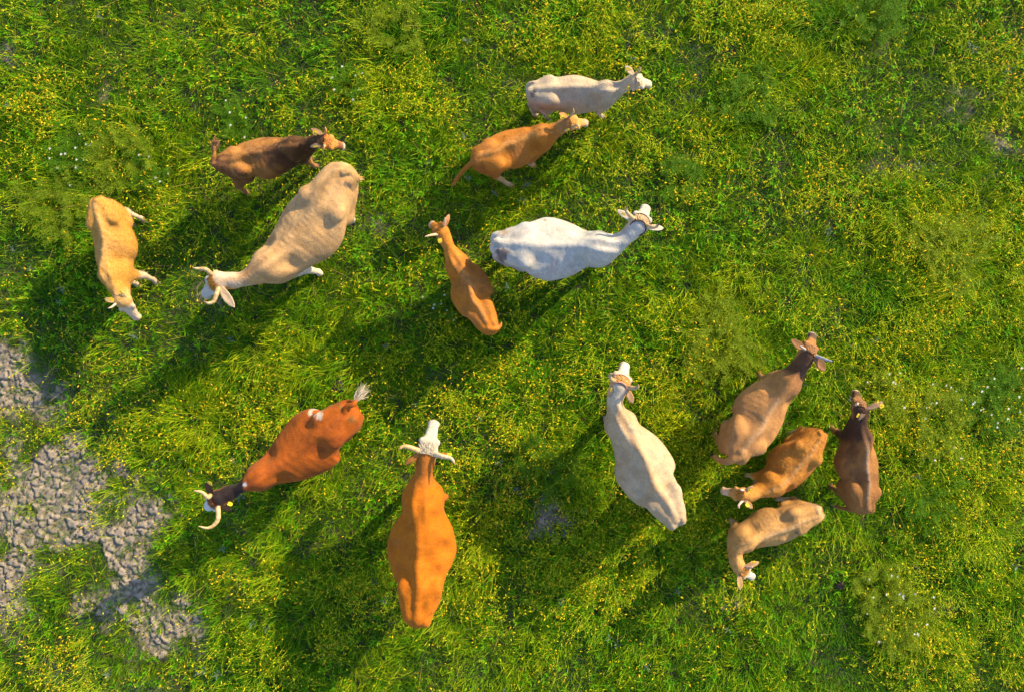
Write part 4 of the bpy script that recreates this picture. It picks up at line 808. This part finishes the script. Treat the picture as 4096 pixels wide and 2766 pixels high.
# small broad leaved herbs and yellow flower heads low in the turf
hb = Batch()
def rosette(x, y, nl, rmin, rmax, wfac, c0, c1, lift=.5):
    n = len(x); az0 = R.uniform(0, 6.28, n)
    for k in range(nl):
        a = az0+k*2.4+R.normal(0, .2, n); l_ = R.uniform(rmin, rmax, n)
        hb.add(*ribbons(x, y, R.uniform(.02, .10, n), a, np.full(n, lift)+R.uniform(0, .4, n), np.full(n, .9), l_, l_*wfac, 3, c0*R.uniform(.8, 1.1, (n, 1)), c1*R.uniform(.8, 1.2, (n, 1)))[:4])
x, y = scatter(9000, lambda x, y: (1-sstep(.3, .6, soil_mask(x, y)))*sstep(.4, .62, fbm(x*1.5, y*1.5, 261, 2))); n = len(x)
t = np.clip(R.normal(.5, .3, n), 0, 1); rosette(x, y, 6, .035, .085, .22, lerp(DEEP, GREEN, t), lerp(GREEN*1.2, LIME, t))
x, y = scatter(700, lambda x, y: .7*sstep(.5, .7, fbm(x*1.2, y*1.2, 263, 2))); n = len(x)
rosette(x, y, 7, .05, .09, .22, np.tile([.10, .15, .10], (n, 1)), np.tile([.20, .27, .19], (n, 1)))
def dens_fl(x, y):
    X0, Y0 = D(330, 230); X1, Y1 = D(1080, 720)
    a = np.exp(-((x-X0)/2.4)**2-((y-Y0)/1.3)**2); b = .10+0*x
    return np.clip(a*.9+b*sstep(.5, .66, fbm(x*2, y*2, 271, 2)), 0, 1)
x, y = scatter(12000, dens_fl); n = len(x); z = R.uniform(.08, .2, n)*(.6+.5*hgt(x, y))
fc = lerp([.62, .40, .02], [.70, .52, .05], R.uniform(0, 1, n))
for k in range(3):
    hb.add(*ribbons(x, y, z, R.uniform(0, 6.28, n), np.full(n, .9), np.full(n, .9), R.uniform(.010, .018, n), R.uniform(.008, .013, n), 2, fc*.9, fc)[:4])
hb.link("meadow_herbs", M_LEAF, "low leafy herbs with tiny yellow flower heads in the turf")
# sparse coarse grass beyond the picture, thinning outwards
ob = Batch(); n = 90000; r = R.uniform(0, 1, n); x = R.uniform(-15, 15, n); y = R.uniform(-12, 12, n); k = (np.abs(x) > HX-.1) | (np.abs(y) > HY-.1); x = x[k]; y = y[k]; n = len(x)
t = np.clip(R.normal(.5, .3, n), 0, 1); ob.add(*ribbons(x, y, 0*x-.02, flow(x, y)+R.normal(0, 1, n), R.uniform(.2, .9, n), R.uniform(.4, 1, n), R.uniform(.12, .3, n), R.uniform(.008, .014, n), 2, lerp(DEEP, GREEN, t), lerp(LIME*.8, YEL*.8, t))[:4])
ob.link("distant_grass", M_LEAF, "coarser grass around the edge of the pasture")

# individual weeds: feathery bushes and white flowering plants
def feathery(name, label, X, Y, rad, hgt_, col, nst, flowers=0, cat="weed", group=None, fcol=(.78, .76, .72)):
    rt = bpy.data.objects.new(name, None); COL.objects.link(rt); rt.location = (X, Y, 0); rt.empty_display_size = .2; tag(rt, label, cat, group)
    b = Batch(); st = Batch(); a = R.uniform(0, 6.28, nst); rr = rad*np.sqrt(R.uniform(0, 1, nst)); ln = hgt_*R.uniform(.7, 1.15, nst)+rr*.5; lean = .1+.8*rr/max(rad, .01)
    a0 = R.uniform(0, 6.28, nst); rr = rr*(1+.35*np.sin(3*a0+X)+.25*np.sin(5*a0+Y)); sx = .95*rr*np.cos(a0); sy = .95*rr*np.sin(a0); a = a0+R.normal(0, 1.1, nst); lean = R.uniform(.15, .9, nst); ln = hgt_*R.uniform(.5, 1.1, nst); c0 = np.tile(GREEN, (nst, 1)); c1 = np.tile(col, (nst, 1))
    V, Q, T, C, tip = ribbons(sx, sy, 0*sx, a, lean, np.full(nst, .35), ln, np.full(nst, .005), 3, c0, c1); st.add(V, Q, T, C)
    k = 7
    for s in range(4):                       # leaflets in pairs up each stem
        f = .35+.2*s
        px = sx+(tip[:, 0]-sx)*f; py = sy+(tip[:, 1]-sy)*f; pz = tip[:, 2]*(f**.85)
        for q in range(6):
            aa = a+(q-2.5)*1.05+R.normal(0, .25, nst); l_ = R.uniform(.035, .07, nst)*(1.1-.3*f)
            V, Q, T, C, t2 = ribbons(px, py, pz, aa, np.full(nst, .9)+R.uniform(-.2, .5, nst), np.full(nst, .3), l_, np.full(nst, .006), 2, c1*.7, c1*R.uniform(.8, 1.2, (nst, 1))); b.add(V, Q, T, C)
            for g in (-1, 1):                # side leaflets
                m_ = np.stack([px, py, pz], 1)*.45+t2*.55; b.add(*ribbons(m_[:, 0], m_[:, 1], m_[:, 2], aa+g*.9, np.full(nst, 1.2), np.full(nst, .2), l_*.5, np.full(nst, .0055), 2, c1*.8, c1*R.uniform(.8, 1.2, (nst, 1)))[:4])
    st.link("stem", M_LEAF, None, rt, None); b.link("foliage", M_LEAF, None, rt, None)
    if flowers:
        for i in range(flowers):
            fb = MB()
            j = R.randint(nst); c_ = tip[j]+np.array([R.normal(0, .02), R.normal(0, .02), .015]); r_ = R.uniform(.010, .017)
            for g in range(9):
                an = g*2.399; rr_ = r_*math.sqrt(g/9); p = c_+np.array([rr_*math.cos(an), rr_*math.sin(an), -.25*rr_+R.normal(0, .001)])
                d1 = np.array([math.cos(an), math.sin(an), .1])*.006; d2 = np.array([-math.sin(an), math.cos(an), 0])*.0045
                fb.add([p-d1-d2, p+d1-d2*.6, p+d1*1.3+[0, 0, .002], p+d1+d2*.6, p-d1+d2], [(0, 1, 2, 3, 4)], np.array(fcol)*R.uniform(.85, 1.1))
            link("flower_head", fb.mesh("flower_head", False), M_PETAL, rt)
YG = np.array([.24, .33, .018]); GL = np.array([.11, .24, .012])
BUSH = [(1640,775,.42,.30,YG,150,"feathery yellow green weed left of the tan brown cow's head"),(1245,1060,.34,.22,GL,110,"leafy mid green weed between the orange cow and the cream cow"),
 (2130,945,.38,.30,YG,120,"feathery weed bush with white flower heads right of the dark brown calf",10),(2155,560,.42,.30,YG,130,"ferny light green weed bush at the right edge above the herd"),(2280,900,.34,.28,GL,90,"ferny green weed with a scatter of white flowers near the right edge",14),
 (1500,1480,.01,.01,GL,0,None),(2030,1400,.34,.28,YG,100,"yellow green weed with small white flowers near the lower right corner",12),(2000,1335,.26,.26,YG,70,"small sunlit weed with white flower heads above the lower right corner",8),(260,350,.36,.25,YG,110,"bright feathery weed right of the white flowers in the upper left"),
 (165,360,.22,.22,GL,50,"white flowering weed in the upper left, above the golden calf",13),(330,395,.20,.2,GL,45,"small weed with a few white flowers left of the dark brown cow",6),(800,185,.16,.2,GL,30,"low weed with white flower heads near the top, above the dark brown cow",7),(1005,690,.20,.18,GL,40,"low weed with white flowers beside the slim orange calf",11),
 (525,280,.16,.2,GL,30,"tiny white flowered weed above the dark brown young cow",6),(2225,905,.20,.26,GL,40,"white flowered weed between the feathery bush and the right edge",9),(1985,30,.30,.25,GL,80,"leafy green weed near the top right"),(1440,1270,.01,.01,GL,0,None),(120,465,.36,.24,YG,100,"feathery yellow weed above the golden calf at the left edge"),(1700,225,.34,.22,GL,80,"leafy bright green weed right of the cream young cow"),
 (2000,890,.24,.28,YG,50,"sunlit weed with pale flower heads next to the dark brown calf's shoulder",7),(1540,400,.26,.2,GL,60,"broad green weed in the open grass right of the orange tan cow"),(2120,1150,.30,.22,GL,70,"leafy dark green weed in the shaded drift at the right"),(900,60,.34,.22,YG,80,"yellow green leafy weed at the top near the middle")]
for bsh in BUSH:
    if not bsh[5]: continue
    X_, Y_ = D(bsh[0], bsh[1], .15); feathery("leafy_weed", bsh[6], X_, Y_, bsh[2], bsh[3], bsh[4], bsh[5], bsh[7] if len(bsh) > 7 else 0, group="weeds among the grass")
# dung pats
def dung(X, Y, r, label):
    mb = MB(); V = []; F = []; nn = 28; rings = 7
    for i in range(rings+1):
        f = i/rings
        for k_ in range(nn):
            th = 2*math.pi*k_/nn; rr = r*f*(1+.22*math.sin(3*th+X*9)+.1*math.sin(7*th+Y*5)); V.append((rr*math.cos(th), rr*math.sin(th), .05*(1-f**3)+.007*math.sin(9*f*3+th)+R.normal(0, .0015)-(.03 if i == rings else 0)))
    for i in range(rings):
        for k_ in range(nn): F.append((i*nn+k_, (i+1)*nn+k_, (i+1)*nn+(k_+1) % nn, i*nn+(k_+1) % nn))
    mb.add(V, F, (.045, .025, .02)); o = link("dung_pat", mb.mesh("dung_pat"), M_HOOF, loc=(X, Y, .02)); tag(o, label, "dung", "dung pats in the grass")
for (a, b, r, l) in [(770,877,.13,"dark dung pat in the long grass above the red brown cow's tail"),(417,1167,.055,"small dark dung pat left of the red brown cow's face"),(1975,1300,.08,"reddish brown dung pat in the grass lower right"),(1995,1325,.055,"smaller dung pat just below the reddish brown one"),(1905,1325,.07,"dark dung pat left of the other dung in the lower right"),(2075,1288,.06,"dung pat right of the others in the lower right")]:
    X_, Y_ = D(a, b); dung(X_, Y_, r, l)
